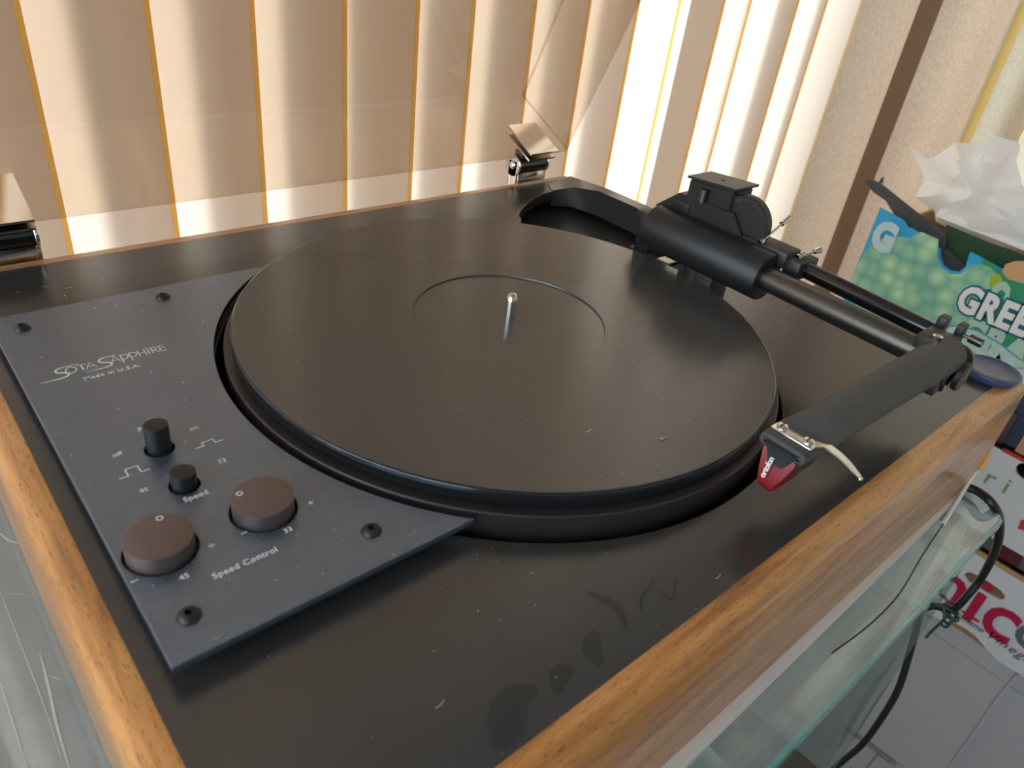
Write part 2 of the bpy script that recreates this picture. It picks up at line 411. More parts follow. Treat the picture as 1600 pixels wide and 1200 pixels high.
# ------------------------------------------------------------------ glass display case
GZ = -.106
root = thing('display_case', (0, -.1, FL), 'glass display case with green edges carrying the turntable', 'display case')
def cpart(name, bm, m, smooth=30): o = obj(name, bm, m, smooth=smooth); adopt(root, o); return o
GT = .008
out = [(-.95, -.236), (.250, -.236), (.262, -.228), (.262, .31), (-.95, .31)]
o = plate('glass_top', out, [], GZ - GT, GZ, GLASS); adopt(root, o)
bm = bmesh.new(); n = len(out)
for i in range(n):
    a = Vector(out[i]); b = Vector(out[(i + 1) % n]); d = (b - a).normalized(); q = Vector((d.y, -d.x)) * .0006
    prism(bm, [(a.x + q.x, a.y + q.y, GZ - GT), (b.x + q.x, b.y + q.y, GZ - GT), (b.x + q.x, b.y + q.y, GZ - .0003), (a.x + q.x, a.y + q.y, GZ - .0003)], (-q.x * .9, -q.y * .9, 0))
for a_, b_ in ((out[0], out[1]), (out[1], out[2]), (out[2], out[3])):
    a = Vector(a_); b = Vector(b_); d = (b - a).normalized(); q = Vector((-d.y, d.x)) * .0020
    prism(bm, [(a.x, a.y, GZ - .0004), (b.x, b.y, GZ - .0004), (b.x + q.x, b.y + q.y, GZ + .0002), (a.x + q.x, a.y + q.y, GZ + .0002)], (0, 0, -.0006))
e = obj('polished_edge', bm, GEDGE, o, smooth=0)
bm = bmesh.new(); box(bm, (-.94, -.232, -.93), (.248, -.227, GZ - GT)); cpart('front_glass', bm, GLASSV, 0)
bm = bmesh.new(); box(bm, (.244, -.226, -.93), (.249, .30, GZ - GT)); cpart('side_glass', bm, GLASSV, 0)
bm = bmesh.new(); box(bm, (-.93, -.215, -.50), (.235, .29, -.494)); cpart('glass_shelf', bm, GLASS, 0)
bm = bmesh.new(); box(bm, (-.95, -.235, -1.05), (.252, .31, -.93), .003); cpart('plinth_box', bm, mat('case_grey_laminate', (.12, .13, .14), .5))
bm = bmesh.new(); box(bm, (-.94, .296, -.93), (.25, .302, GZ - GT)); cpart('back_panel', bm, mat('case_grey_back', (.20, .23, .24), .5), 0)
bm = bmesh.new(); box(bm, (-.945, -.22, -.93), (-.94, .296, GZ - GT)); cpart('side_glass', bm, GLASSV, 0)
SCR = mat('scratch_white', (.60, .63, .65), .6)
for pp, wd in (([(0, 925), (20, 975), (45, 1040), (75, 1120), (100, 1200)], .0004), ([(62, 1020), (75, 1070), (88, 1130), (108, 1200)], .0011), ([(0, 1065), (20, 1130), (42, 1200)], .0006), ([(0, 833), (15, 845), (34, 850)], .0011), ([(5, 930), (30, 928), (60, 934)], .0003), ([(75, 1055), (95, 1062)], .0005)):
    c = smoothpts([px(u, v, z=GZ + .0002) for u, v in pp], 5); bm = bmesh.new(); ribbon(bm, [(p.x, p.y) for p in c], [wd * (.3 + .7 * math.sin(math.pi * (i + .3) / (len(c) - .4))) for i in range(len(c))], GZ + .0002)
    q_ = obj('scratch', bm, SCR, smooth=0); adopt(root, q_)
for px_, py_ in ((-.03, -.222), (.236, -.222)):
    bm = bmesh.new(); box(bm, (px_ - .01, py_, -.135), (px_ + .01, py_ + .02, -.1145), .001); box(bm, (px_ - .01, py_, -.16), (px_ + .01, py_ + .003, -.13), .0005)
    cpart('corner_bracket', bm, mat('bracket_metal', (.5, .48, .40), .3, metal=.9))

# ------------------------------------------------------------------ turntable
ZP = -.019                      # panel surface
root = thing('turntable', (0, 0, -.1), 'black turntable in an oak plinth with smoked lid raised', 'turntable')
def P(o): adopt(root, o); return o
X0, X1, Y0, Y1 = -.2408, .259, -.1939, .2173
bm = bmesh.new(); box(bm, (-.245, -.2, -.1055), (.262, .222, -.1005), .0008); prism(bm, [(-.24, -.2142, -.1055), (.262, -.2084, -.1055), (.262, -.199, -.1055), (-.24, -.199, -.1055)], (0, 0, .005))
P(obj('base_tray', bm, WPL))
# oak frame: four rails with a rounded outer top edge
def rail(name, a, b, out_dir, m, wdt=.0125):
    """a,b inner top corner points; out_dir outward normal"""
    a = Vector(a); b = Vector(b); od = Vector(out_dir); bm = bmesh.new()
    prof = [(0, -.019), (0.0058, -.0188), (.0088, -.0197), (.0108, -.0213), (.0122, -.0238), (.0128, -.0265), (.0128, -.099), (.0118, -.1), (0, -.1)]
    ra = []; rb = []
    d = (b - a).normalized()
    for o_, z in prof:
        e = .0128 if False else o_
        ra.append(bm.verts.new((a.x - d.x * e + od.x * o_, a.y - d.y * e + od.y * o_, z)))
        rb.append(bm.verts.new((b.x + d.x * e + od.x * o_, b.y + d.y * e + od.y * o_, z)))
    k = len(prof)
    for i in range(k): bm.faces.new((ra[i], rb[i], rb[(i + 1) % k], ra[(i + 1) % k]))
    bm.faces.new(ra[::-1]); bm.faces.new(rb)
    return P(obj(name, bm, m, smooth=50))
rail('front_rail', (X0, Y0), (X1, Y0), (0, -1), WOODX)
rail('back_rail', (X0, Y1), (X1, Y1), (0, 1), WOODX)
rail('side_rail', (X0, Y0), (X0, Y1), (-1, 0), WOODY)
rail('side_rail', (X1, Y0), (X1, Y1), (1, 0), WOODY)
# panel with platter hole and tonearm well (one joined opening)
RH = .1615
well = [(.150, .118), (.145, .152), (.150, .161), (.164, .171), (.191, .187), (.215, .194), (.232, .192), (.2425, .180), (.2465, .160), (.2465, .110), (.240, .060), (.226, .010), (.214, -.03), (.196, -.052), (.176, -.050)]
a_s = math.degrees(math.atan2(well[0][1], well[0][0])); a_e = math.degrees(math.atan2(well[-1][1], well[-1][0]))
arc_s = 48; arc_e = -3
loop = [(RH * math.cos(R(t)), RH * math.sin(R(t))) for t in [arc_s + (360 + arc_e - arc_s) * k / 110 for k in range(111)]]
wl2 = [(.128, .137), (.145, .152), (.150, .1605), (.164, .1715), (.191, .187), (.215, .194), (.232, .192), (.2425, .180), (.2465, .160), (.2465, .120), (.243, .080), (.232, .045), (.216, .015), (.196, .000), (.178, -.006)]
hole = loop + [tuple(v) for v in smoothpts([Vector(q) for q in wl2[::-1]], 4)]
P(plate('top_panel', [(X0, Y0), (X1, Y0), (X1, Y1), (X0, Y1)], [hole], ZP - .009, ZP, PANEL, bev=.0003))
# deep pan under platter and well so no light leaks
bm = bmesh.new(); box(bm, (X0 + .001, Y0 + .001, -.098), (X1 - .001, Y1 - .001, -.062)); P(obj('sub_chassis', bm, DARKW, smooth=0))
# armboard, sunk in the well
bm = bmesh.new(); box(bm, (.10, -.07, -.052), (.2575, .205, -.036), .001); P(obj('armboard', bm, PANEL))
# raised lip round the outer side of the well
bm = bmesh.new()
lo = [(.230, .2105), (.2585, .2105), (.2590, .165), (.2590, .115), (.2590, .070), (.2590, .02)]
inn = [(.222, .1955), (.2385, .1845), (.2455, .160), (.2455, .118), (.2435, .078), (.240, .035)]
hts = [.0004, .0050, .0085, .0090, .0070, .001]
vo = []; 
for (ox, oy), (ix, iy), h in zip(lo, inn, hts):
    vo.append([bm.verts.new((ox, oy, ZP - .003)), bm.verts.new((ox, oy, ZP + h)), bm.verts.new((ix, iy, ZP + h)), bm.verts.new((ix, iy, ZP - .014))])
for a, b in zip(vo, vo[1:]):
    for k in range(4): bm.faces.new((a[k], b[k], b[(k + 1) % 4], a[(k + 1) % 4]))
bm.faces.new(vo[0]); bm.faces.new(vo[-1][::-1])
P(obj('well_lip', bm, PANEL, smooth=50))
# platter
bm = bmesh.new()
rl = .0558
lathe(bm, [(0, -.0009), (rl - .0002, -.0009), (rl, -.0001), (rl + .0001, 0), (.1510, 0), (.1515, -.0002)], n=160)
pt = P(obj('platter', bm, PLATTER, smooth=20)); 
bm = bmesh.new(); lathe(bm, [(.1515, -.0002), (.1522, -.0005), (.1525, -.0011), (.1525, -.0068), (.1520, -.0074), (.149, -.0076), (.149, -.0095)], n=160)
obj('edge_band', bm, ACRYL, pt, smooth=50)
bm = bmesh.new(); lathe(bm, [(.149, -.0092), (.1558, -.0092), (.1564, -.0098), (.1564, -.0160), (.1556, -.0165), (.1552, -.026), (.148, -.028), (0, -.028)], n=160)
obj('drive_ring', bm, TIER, pt, smooth=40)
bm = bmesh.new(); lathe(bm, [(.0006, .0150), (.0022, .0144), (.0033, .0125), (.0036, .0100), (.0036, -.002)], n=32); bm.verts.ensure_lookup_table()
bmesh.ops.contextual_create(bm, geom=bm.verts[:32])
obj('spindle', bm, STEEL, pt, smooth=60)
bm = bmesh.new(); cyl(bm, (0, 0, -.07), (0, 0, -.027), .03, 32); obj('bearing', bm, BLACK, pt)

# ---- control plate
HP = -.009; TP = .0032
def cut_ring(z): return None
px0, px1, py0, py1 = -.2336, -.0, -.1133, .1392
# cut the arc of the platter opening out of the plate's right side
RC = .1608
yA = py1; xA = -math.sqrt(RC ** 2 - yA ** 2); yB = py0; xB = -math.sqrt(RC ** 2 - yB ** 2)
aA = math.atan2(yA, xA); aB = math.atan2(yB, xB) + 2 * math.pi
arc = [(RC * math.cos(aA + (aB - aA) * k / 60), RC * math.sin(aA + (aB - aA) * k / 60)) for k in range(61)]
outer = [(px0, py0), (px0, py1)] + arc[0:]
outer = [(px0, py1)] + arc + [(px0, py0)]
K33 = (-.1802, -.0632, .0118); K45 = (-.2190, -.0628, .0118); B1 = (-.1995, -.0060, .0049); B2 = (-.1995, -.0335, .0049)
holes = [circ(c[0], c[1], c[2] + .0010, 48) for c in (K33, K45, B1, B2)]
cp = P(plate('control_plate', outer, holes, HP - TP, HP, PLATE, bev=.0004))
for c in (K33, K45, B1, B2):
    bm = bmesh.new(); lathe(bm, [(c[2] + .0015, -.0045), (0.0, -.0045)], (c[0], c[1], HP), 32); obj('hole_shade', bm, DARKW, cp, smooth=0)
for sx_, sy_ in ((-.2215, .1225), (-.1515, .1250), (-.1520, -.0965), (-.2220, -.0970)):
    bm = bmesh.new(); lathe(bm, [(.0011, .0010), (.0014, .0022), (.0022, .0021), (.0034, .0012), (.0041, 0), (.0041, -.001)], (sx_, sy_, HP), 24)
    lathe(bm, [(0, .0006), (.0011, .0006), (.0011, .0012)], (sx_, sy_, HP), 6)
    obj('cap_screw', bm, BLACK, cp, smooth=50)
    bm = bmesh.new(); cyl(bm, (sx_, sy_, ZP), (sx_, sy_, HP - TP), .004, 16); obj('standoff', bm, BLACK, cp)
def knob(c, h, m, name, dot):
    bm = bmesh.new(); r = c[2]
    lathe(bm, [(0, h), (r - .0006, h), (r - .0001, h - .0002), (r, h - .0007), (r, -.004), (0, -.004)], (c[0], c[1], HP), 64)
    k = P(obj(name, bm, m, smooth=30))
    if dot:
        dx, dy = dot; bm = bmesh.new(); lathe(bm, [(.0008, .00005), (.0011, .00012), (.0013, .00005)], (c[0] + dx, c[1] + dy, HP + h), 20)
        obj('index_dot', bm, PRINT, k, smooth=40)
knob(K33, .0068, KNOB, 'pitch_knob', (-.0066, .0060)); knob(K45, .0068, KNOB, 'pitch_knob', (.0034, .0084))
knob((B1[0], B1[1], B1[2]), .0125, BLACK, 'power_button', None); knob((B2[0], B2[1], B2[2]), .0070, BLACK, 'speed_button', None)
# lettering on the plate
TZ = HP + .00008
def tx(s, u, v, size, name='lettering', **k):
    o = px(u, v, z=TZ); return text(name, s, size, PRINT, cp, o, (1, 0, 0), (0, 1, 0), **k)
tx('Made in U.S.A.', 176, 581, .0038, bold=.00003, spacing=1.10)
tx('P', 219, 671, .0036, bold=.00003); tx('on', 303, 669, .0036, bold=.00003); tx('off', 183, 710, .0036, bold=.00003)
tx('33', 347, 720, .0034, bold=.00003); tx('45', 225, 766, .0034, bold=.00003); tx('Speed', 306, 775, .0040, bold=.00003)
tx('+', 486, 786, .0044, bold=.0001); tx('–', 381, 832, .0044, bold=.0001); tx('33', 450, 828, .0034, bold=.00004)
tx('Speed Control', 384, 879, .0038, bold=.00004, spacing=1.06); tx('+', 331, 853, .0044, bold=.0001); tx('–', 210, 907, .0044, bold=.0001)
tx('45', 288, 901, .0034, bold=.00004)
def icon(cx, cy, w_, h_, ft):
    bm = bmesh.new(); z = TZ; s = .00055
    ribbon(bm, [(cx - ft, cy), (cx - w_, cy), ], s, z); ribbon(bm, [(cx + w_, cy), (cx + ft, cy)], s, z)
    ribbon(bm, [(cx - w_, cy), (cx - w_, cy + h_)], s, z); ribbon(bm, [(cx - w_ - s / 2, cy + h_), (cx + w_ + s / 2, cy + h_)], s, z); ribbon(bm, [(cx + w_, cy + h_), (cx + w_, cy)], s, z)
    obj('switch_symbol', bm, PRINT, cp, smooth=0)
icon(-.2130, -.0172, .0024, .0045, .0058); icon(-.1815, -.0140, .0024, .0026, .0058)
# maker's lettering drawn as strokes
bm = bmesh.new()
LX = -.2265; LY = .0668; sc = 1.0
def st(pts, wd=.00055, sm=0):
    pts = [(LX + a, LY + b) for a, b in pts]
    if sm: pts = [tuple(v) for v in smoothpts([Vector(q) for q in pts], sm)]
    if isinstance(wd, tuple):
        n_ = len(pts); wd = [wd[0] + (wd[1] - wd[0]) * math.sin(math.pi * i / (n_ - 1)) for i in range(n_)]
    ribbon(bm, pts, wd, TZ)
def bigS(x, tail, top):
    st([(x - tail, .0000), (x - tail * .5, .0000), (x + .0010, .0001), (x + .0042, .0010), (x + .0050, .0026), (x + .0030, .0043), (x + .0002, .0056), (x - .0002, .0076), (x + .0020, .0090), (x + .0050, .0092), (x + top, .0092)], (.0003, .0011), 6)
bigS(.0095, .0095, .0118)
st([(.0165 + .0027 * math.cos(t), .0052 + .0027 * math.sin(t)) for t in [2 * math.pi * k / 24 for k in range(25)]], .0006)
st([(.0196, .0078), (.0246, .0078)], .0005); st([(.0222, .0078), (.0222, .0025)], .0007)
st([(.0238, .0025), (.0265, .0080), (.0292, .0025)], .0006); st([(.0248, .0044), (.0282, .0044)], .0004)
bigS(.0318, .0095, .0095)
st([(.0370, .0025), (.0398, .0086), (.0418, .0025)], .0006); st([(.0380, .0044), (.0412, .0044)], .0004)
for x in (.0430, .0478):
    st([(x, .0006), (x, .0078)], .0007); st([(x, .0078), (x + .0024, .0078), (x + .0036, .0066), (x + .0036, .0050), (x + .0022, .0036), (x, .0036)], .0006, 4)
st([(.0526, .0025), (.0526, .0080)], .0007); st([(.0562, .0025), (.0562, .0080)], .0007); st([(.0526, .0053), (.0562, .0053)], .0005)
st([(.0580, .0025), (.0580, .0068)], .0007); st([(.0576, .0080), (.0584, .0080)], .0007)
st([(.0600, .0025), (.0600, .0078)], .0007); st([(.0600, .0078), (.0622, .0077), (.0628, .0065), (.0620, .0054), (.0600, .0052)], .0006, 4); st([(.0614, .0052), (.0636, .0025)], .0006)
st([(.0646, .0025), (.0646, .0078)], .0007)
for y in (.0027, .0053, .0077): st([(.0646, y), (.0676, y)], .0005)
for v in bm.verts: v.co.x = (LX) + (v.co.x - LX) * .845
obj('maker_lettering', bm, PRINT, cp, smooth=0)

# ---- lid (smoked acrylic cover), raised
lid_t = R(22)
def lidp(x, s, t):
    """s along the rear wall from the rim, t up the lid's inner side from the rear wall"""
    rim = Vector((0, .2215, .0065)); sv = Vector((0, math.cos(R(24.5)), math.sin(R(24.5)))); tv = Vector((0, -math.sin(R(22)), math.cos(R(22))))
    p = rim + sv * s + tv * t; return Vector((x, p.y, p.z))
LX0, LX1 = -.2500, .2600; DS = .080; DT = .42; LT = .0035
lid = thing('dust_cover', (0, .235, 0), 'raised smoked acrylic dust cover hinged behind the turntable', 'dust cover') if False else None
def lidslab(name, quad, off):
    bm = bmesh.new(); prism(bm, quad, off); o = P(obj(name, bm, LID, smooth=0)); return o
bm = bmesh.new()
# rear wall, face and corner as one bent sheet: profile in (s,t)
prof = [(0, 0), (DS - .008, 0)] + [(DS - .008 + .008 * math.sin(a), .008 - .008 * math.cos(a)) for a in (R(22.5 * k) for k in range(1, 5))] + [(DS, DT)]
outp = [(s, t) for s, t in prof]
prof2 = [(0, LT), (DS - .008, LT)] + [(DS - .008 + (.008 - LT) * math.sin(a), .008 - (.008 - LT) * math.cos(a)) for a in (R(22.5 * k) for k in range(1, 5))] + [(DS - LT, DT)]
cs = prof + prof2[::-1]
va = [bm.verts.new(lidp(LX0, *q)) for q in cs]; vb = [bm.verts.new(lidp(LX1, *q)) for q in cs]
k = len(cs)
for i in range(k): bm.faces.new((va[i], vb[i], vb[(i + 1) % k], va[(i + 1) % k]))
bm.faces.new(va[::-1]); bm.faces.new(vb)
lidm = P(obj('lid', bm, LID, smooth=30))
for xa, xb in ((LX0, LX0 + LT), (LX1 - LT, LX1)):
    bm = bmesh.new(); prism(bm, [lidp(xa, 0.0, LT), lidp(xa, DS - LT, LT), lidp(xa, DS - LT, DT), lidp(xa, 0.0, DT)], (xb - xa, 0, 0))
    obj('lid_side', bm, LID, lidm, smooth=0).matrix_parent_inverse = lidm.matrix_world.inverted()
# ---- hinges
def hinge(xc):
    h = bpy.data.objects.new('hinge', None); COL.objects.link(h); h.location = (xc, .236, -.01); bpy.context.view_layer.update(); adopt(root, h)
    bpy.context.view_layer.update()
    def hp(name, bm, m, s=40): o = obj(name, bm, m, smooth=s); o.parent = h; o.matrix_parent_inverse = h.matrix_world.inverted(); return o
    w_ = .017
    sv = Vector((0, math.cos(R(24.5)), math.sin(R(24.5)))); tv = Vector((0, -math.sin(R(22)), math.cos(R(22))))
    base = lidp(xc, -.004, 0)
    # the jaw: two plates gripping the lid's rear wall
    for t0, t1, m in ((LT + .0006, LT + .0024, CHROME), (-.0024, -.0006, CHROME)):
        bm = bmesh.new(); a = base + tv * t0; q = [a + Vector((-w_, 0, 0)), a + Vector((w_, 0, 0)), a + Vector((w_, 0, 0)) + sv * .040, a + Vector((-w_, 0, 0)) + sv * .040]
        prism(bm, q, tv * (t1 - t0)); hp('clamp_plate', bm, m)
    bm = bmesh.new(); cyl(bm, (xc - w_, .2375, -.0060), (xc + w_, .2375, -.0060), .0098, 28, .0006); hp('barrel', bm, BLACKG)
    bm = bmesh.new(); box(bm, (xc - w_ + .001, .229, .001), (xc + w_ - .001, .240, .0085), .001); hp('spring_block', bm, BLACKG)
    for s in (-1, 1):
        bm = bmesh.new(); x = xc + s * (w_ + .0012)
        cyl(bm, (x - .0012, .2375, -.0060), (x + .0012, .2375, -.0060), .0104, 28, .0004)
        box(bm, (x - .0012, .231, -.045), (x + .0012, .2425, -.0015), .0004); hp('cheek', bm, CHROME)
        bm = bmesh.new(); lathe(bm, [(0, .0016), (.0026, .0012), (.0038, 0), (.0038, -.001)], (0, 0, 0), 20)
        bmesh.ops.rotate(bm, verts=bm.verts, matrix=Matrix.Rotation(R(90 * s), 3, 'Y')); bmesh.ops.translate(bm, verts=bm.verts, vec=(x + s * .0012, .2375, -.0060)); hp('pin', bm, CHROME)
    bm = bmesh.new(); box(bm, (xc - w_, .2303, -.05), (xc + w_, .2335, -.012), .0006); hp('mounting_plate', bm, CHROME)
hinge(-.2075); hinge(.2260)

# ---- little things on the panel
def screw_head(bm, c, r, h, n=16): lathe(bm, [(0, h), (r * .6, h), (r, h * .4), (r, 0)], c, n)

SMG = mat('greasy_film', (.028, .027, .027), .20, spec=.7)
def film(uvs, w0, w1):
    c = smoothpts([px(u, v, z=ZP + .00012) for u, v in uvs], 6); n_ = len(c); bm = bmesh.new()
    ribbon(bm, [(p.x, p.y) for p in c], [w0 * math.sin(math.pi * (i + .6) / (n_ + .2)) + w1 for i in range(n_)], ZP + .00012)
    P(obj('finger_smudge', bm, SMG, smooth=0))
film([(916, 925), (940, 935), (965, 950), (980, 985)], .0035, .0008)
film([(1003, 958), (1002, 935), (1012, 920), (1022, 905)], .0012, .0004)
film([(1030, 922), (1050, 935), (1056, 902)], .0010, .0003)
film([(838, 1072), (800, 1098), (790, 1140), (782, 1175)], .012, .001)
film([(895, 1045), (875, 1055), (870, 1085)], .006, .001)
film([(930, 985), (925, 1015), (940, 1040)], .006, .001)

# ------------------------------------------------------------------ tonearm (air-bearing, moves front to back)
root = thing('tonearm', (.16, -.02, -.036), 'black air bearing tonearm with grey wand and red cartridge', 'tonearm')
AX = .1525; AZ = .0215; MY0, MY1 = -.069, .027
bm = bmesh.new()
sweep(bm, [(AX, MY1, AZ), (AX, MY1 - .0002, AZ), (AX, MY1 - .003, AZ), (AX, MY0 + .0015, AZ), (AX, MY0 + .0003, AZ), (AX, MY0, AZ)], [.011, .0125, .0155, .0155, .0148, .0135], 48)
P(obj('bearing_manifold', bm, BLACK, smooth=40))
bm = bmesh.new(); sweep(bm, [(AX, MY0 - .0005, AZ), (AX, MY0 - .0005, AZ), (AX, MY0 + .001, AZ)], [.0085, .0132, .0132], 40); P(obj('manifold_end_ring', bm, BLACKG))
bm = bmesh.new(); cyl(bm, (AX + .003, -.016, -.036), (AX + .003, -.016, .01), .009, 28); box(bm, (AX - .012, -.045, -.036), (AX + .072, .055, -.026), .001)
box(bm, (AX - .004, -.034, -.028), (AX + .018, -.006, .012), .001)
P(obj('mounting_post', bm, DARKW))
bm = bmesh.new(); box(bm, (AX + .0005, MY1 - .001, -.002), (AX + .030, MY1 + .012, AZ + .006), .0012); box(bm, (AX + .006, MY1 + .010, AZ - .004), (AX + .016, MY1 + .020, AZ + .0035), .0008)
P(obj('rear_clamp', bm, BLACK))
# superstructure on top of the manifold
bm = bmesh.new()
prism(bm, [(.158, .026, .030), (.158, .0315, .034), (.158, .014, .0485), (.158, -.030, .0495), (.158, -.040, .038), (.158, -.040, .030)], (.030, 0, 0))
P(obj('height_bracket', bm, BLACK, smooth=0))
bm = bmesh.new(); box(bm, (.1572, .0035, .0375), (.1582, .0175, .0435), .0003); P(obj('bracket_recess', bm, DARKW))
bm = bmesh.new(); prism(bm, [(.158, .0085, .0480), (.158, .0085, .0600), (.158, -.0265, .0625), (.158, -.0265, .0480)], (.022, 0, 0))
bmesh.ops.bevel(bm, geom=bm.edges[:], offset=.0008, segments=2, affect='EDGES')
P(obj('lock_block', bm, BLACK))
bm = bmesh.new(); prism(bm, [(.1560, .0095, .0605), (.1560, .0095, .0620), (.1560, -.0285, .0650), (.1560, -.0285, .0635)], (.026, 0, 0)); P(obj('lock_plate', bm, BLACK, smooth=0))
bm = bmesh.new(); screw_head(bm, (.168, -.010, .0634), .0016, .0006); P(obj('lock_screw', bm, DARKW))
bm = bmesh.new(); cyl(bm, (.1562, -.006, .0490), (.1562, -.006, .0575), .0028, 20); P(obj('lock_roller', bm, TUBE))
bm = bmesh.new(); cyl(bm, (.1605, -.0365, .0440), (.1665, -.0365, .0440), .0185, 48, .0005); P(obj('scale_disc', bm, BLACK))
bm = bmesh.new()
for k_ in range(14):
    a = R(20 + k_ * 9); c = Vector((.16035, -.0365 + math.cos(a) * .0165, .0440 + math.sin(a) * .0165)); d = Vector((0, math.cos(a), math.sin(a))); s = Vector((0, -math.sin(a), math.cos(a))) * .00012
    L_ = .0014 if k_ % 5 else .0024
    vs = [bm.verts.new(q) for q in (c + s, c - s, c - s - d * L_, c + s - d * L_)]; bm.faces.new(vs)
P(obj('scale_marks', bm, mat('grey_print', (.25, .25, .25), .6), smooth=0))
bm = bmesh.new(); box(bm, (.1590, -.074, .0280), (.1760, -.033, .0385), .0012); P(obj('lever_plate', bm, BLACK))
bm = bmesh.new(); box(bm, (.1605, -.0465, .0384), (.1650, -.0405, .0388)); P(obj('nameplate', bm, mat('grey_enamel', (.22, .22, .20), .5)))
bm = bmesh.new(); box(bm, (.1600, -.0840, .0235), (.1830, -.0725, .0355), .0015); P(obj('end_block', bm, BLACK))
def pin(a, b):
    a = Vector(a); b = Vector(b); bm = bmesh.new(); m_ = a.lerp(b, .72)
    sweep(bm, [a, m_], .0009, 12); sweep(bm, [m_, m_, b, b], [.0008, .0017, .0019, .0008], 14); sweep(bm, [a - (b - a) * .08, a + (b - a) * .03], .0021, 12)
    return P(obj('setting_pin', bm, STEEL))
pin((.1590, -.0545, .0395), px(1233, 340, x=.186))
pin(px(1248, 402, x=.168), px(1282, 390, x=.184))
# the travelling tube, the guide rod behind it
SE = -.172
bm = bmesh.new(); sweep(bm, [(AX, -.04, AZ), (AX - .004, SE, AZ)], .0077, 40); P(obj('spindle_tube', bm, TUBE))
bm = bmesh.new(); a = px(1252, 418, x=.172); b = px(1462, 521, x=.168); sweep(bm, [a + (a - b) * .25, b], .0052, 28); P(obj('guide_rod', bm, BLACKG))
# carriage at the front end
CX, CY, CZ = .1480, -.1780, .0235
bm = bmesh.new(); box(bm, (CX - .006, SE - .010, CZ - .012), (CX + .014, SE + .006, CZ + .010), .0015); P(obj('wand_socket', bm, BLACK))
bm = bmesh.new(); box(bm, (.166, -.171, .022), (.174, -.166, .0375), .0006); P(obj('rod_end_block', bm, BLACK))
bm = bmesh.new(); box(bm, (.166, -.1805, .020), (.174, -.1765, .0375), .0006); P(obj('rod_end_block', bm, BLACK))
bm = bmesh.new(); a = Vector((.170, -.176, .0315)); sweep(bm, [a, a + Vector((0, -.0085, 0))], .0010, 10); sweep(bm, [a + Vector((0, -.008, 0)), a + Vector((0, -.0150, -.0002))], .0024, 20); P(obj('thumb_screw', bm, TUBE))
# wiring hood and cueing disc: glossy black
bm = bmesh.new(); cv = smoothpts([px(1478, 553, x=.158), px(1498, 550, x=.162), px(1508, 560, x=.163), px(1502, 575, x=.160), px(1490, 590, x=.156)], 6)
sweep(bm, cv, .0046, 18); P(obj('wiring_hood', bm, BLACKG))
bm = bmesh.new(); c = px(1480, 580, x=.154); c2 = px(1490, 583, x=.160)
box(bm, (c.x - .007, c.y - .004, c.z - .010), (c.x + .007, c.y + .010, c.z + .008), .0015); P(obj('counterweight_block', bm, BLACKG))
bm = bmesh.new(); cyl(bm, c + Vector((.002, -.0052, 0)), c + Vector((.002, -.0085, 0)), .0085, 32, .0005); P(obj('adjusting_wheel', bm, BLACK))
bm = bmesh.new(); box(bm, (c.x - .014, c.y - .002, c.z - .011), (c.x - .004, c.y + .008, c.z - .001), .001); P(obj('lower_clamp', bm, BLACK))
# wand: grey sleeve, widening to the headshell
W0 = Vector((CX + .0085, -.1805, .0240)); W1 = Vector((.036, -.1765, .0200)); W2 = Vector((.014, -.1738, .0178))
bm = bmesh.new()
pts = [W0, W0 - Vector((.0005, 0, 0)), W0.lerp(W1, .02), W0.lerp(W1, .5), W0.lerp(W1, .9)]; rr = [.006, .0095, .0106, .0108, .0108]
rings = []
def ell(c, ry, rz, n=36, pw=1.0):
    out = []
    for k in range(n):
        a = 2 * math.pi * k / n; ca, sa = math.cos(a), math.sin(a)
        f = lambda v: math.copysign(abs(v) ** pw, v)
        out.append(bm.verts.new((c.x, c.y + ry * f(ca), c.z + rz * f(sa))))
    return out
secs = [(W0, .0060, .0060, 1), (W0 + Vector((-.0003, 0, 0)), .0095, .0095, 1), (W0 + Vector((-.002, 0, 0)), .0106, .0106, 1), (W0.lerp(W1, .5), .0104, .0104, 1), (W0.lerp(W1, .93), .0100, .0100, 1),
        (W1 + Vector((-.004, 0, 0)), .0104, .0088, .95), (W1 + Vector((-.010, .0005, 0)), .0114, .0068, .85), (W1 + Vector((-.016, .0010, 0)), .0118, .0052, .75), (W2, .0116, .0036, .6), (W2 + Vector((-.010, 0, 0)), .0110, .0032, .5), (W2 + Vector((-.0102, 0, 0)), .0100, .0024, .5)]
for c_, ry, rz, pw in secs: rings.append(ell(c_, ry, rz, 36, pw))
for a, b in zip(rings, rings[1:]):
    for k in range(36): bm.faces.new((a[k], a[(k + 1) % 36], b[(k + 1) % 36], b[k]))
bm.faces.new(rings[0][::-1]); bm.faces.new(rings[-1])
wand = P(obj('arm_wand', bm, WAND, smooth=50))
bm = bmesh.new(); sc_ = px(1466, 525, z=.0355); sweep(bm, [sc_ - Vector((0, 0, .006)), sc_, sc_ + Vector((0, 0, .0004))], [.0026, .0026, .0020], 20)
lathe(bm, [(0, -.0002), (.0011, -.0002), (.0013, .0007)], tuple(sc_), 6); obj('clamp_screw', bm, STEEL, wand).matrix_parent_inverse = wand.matrix_world.inverted()
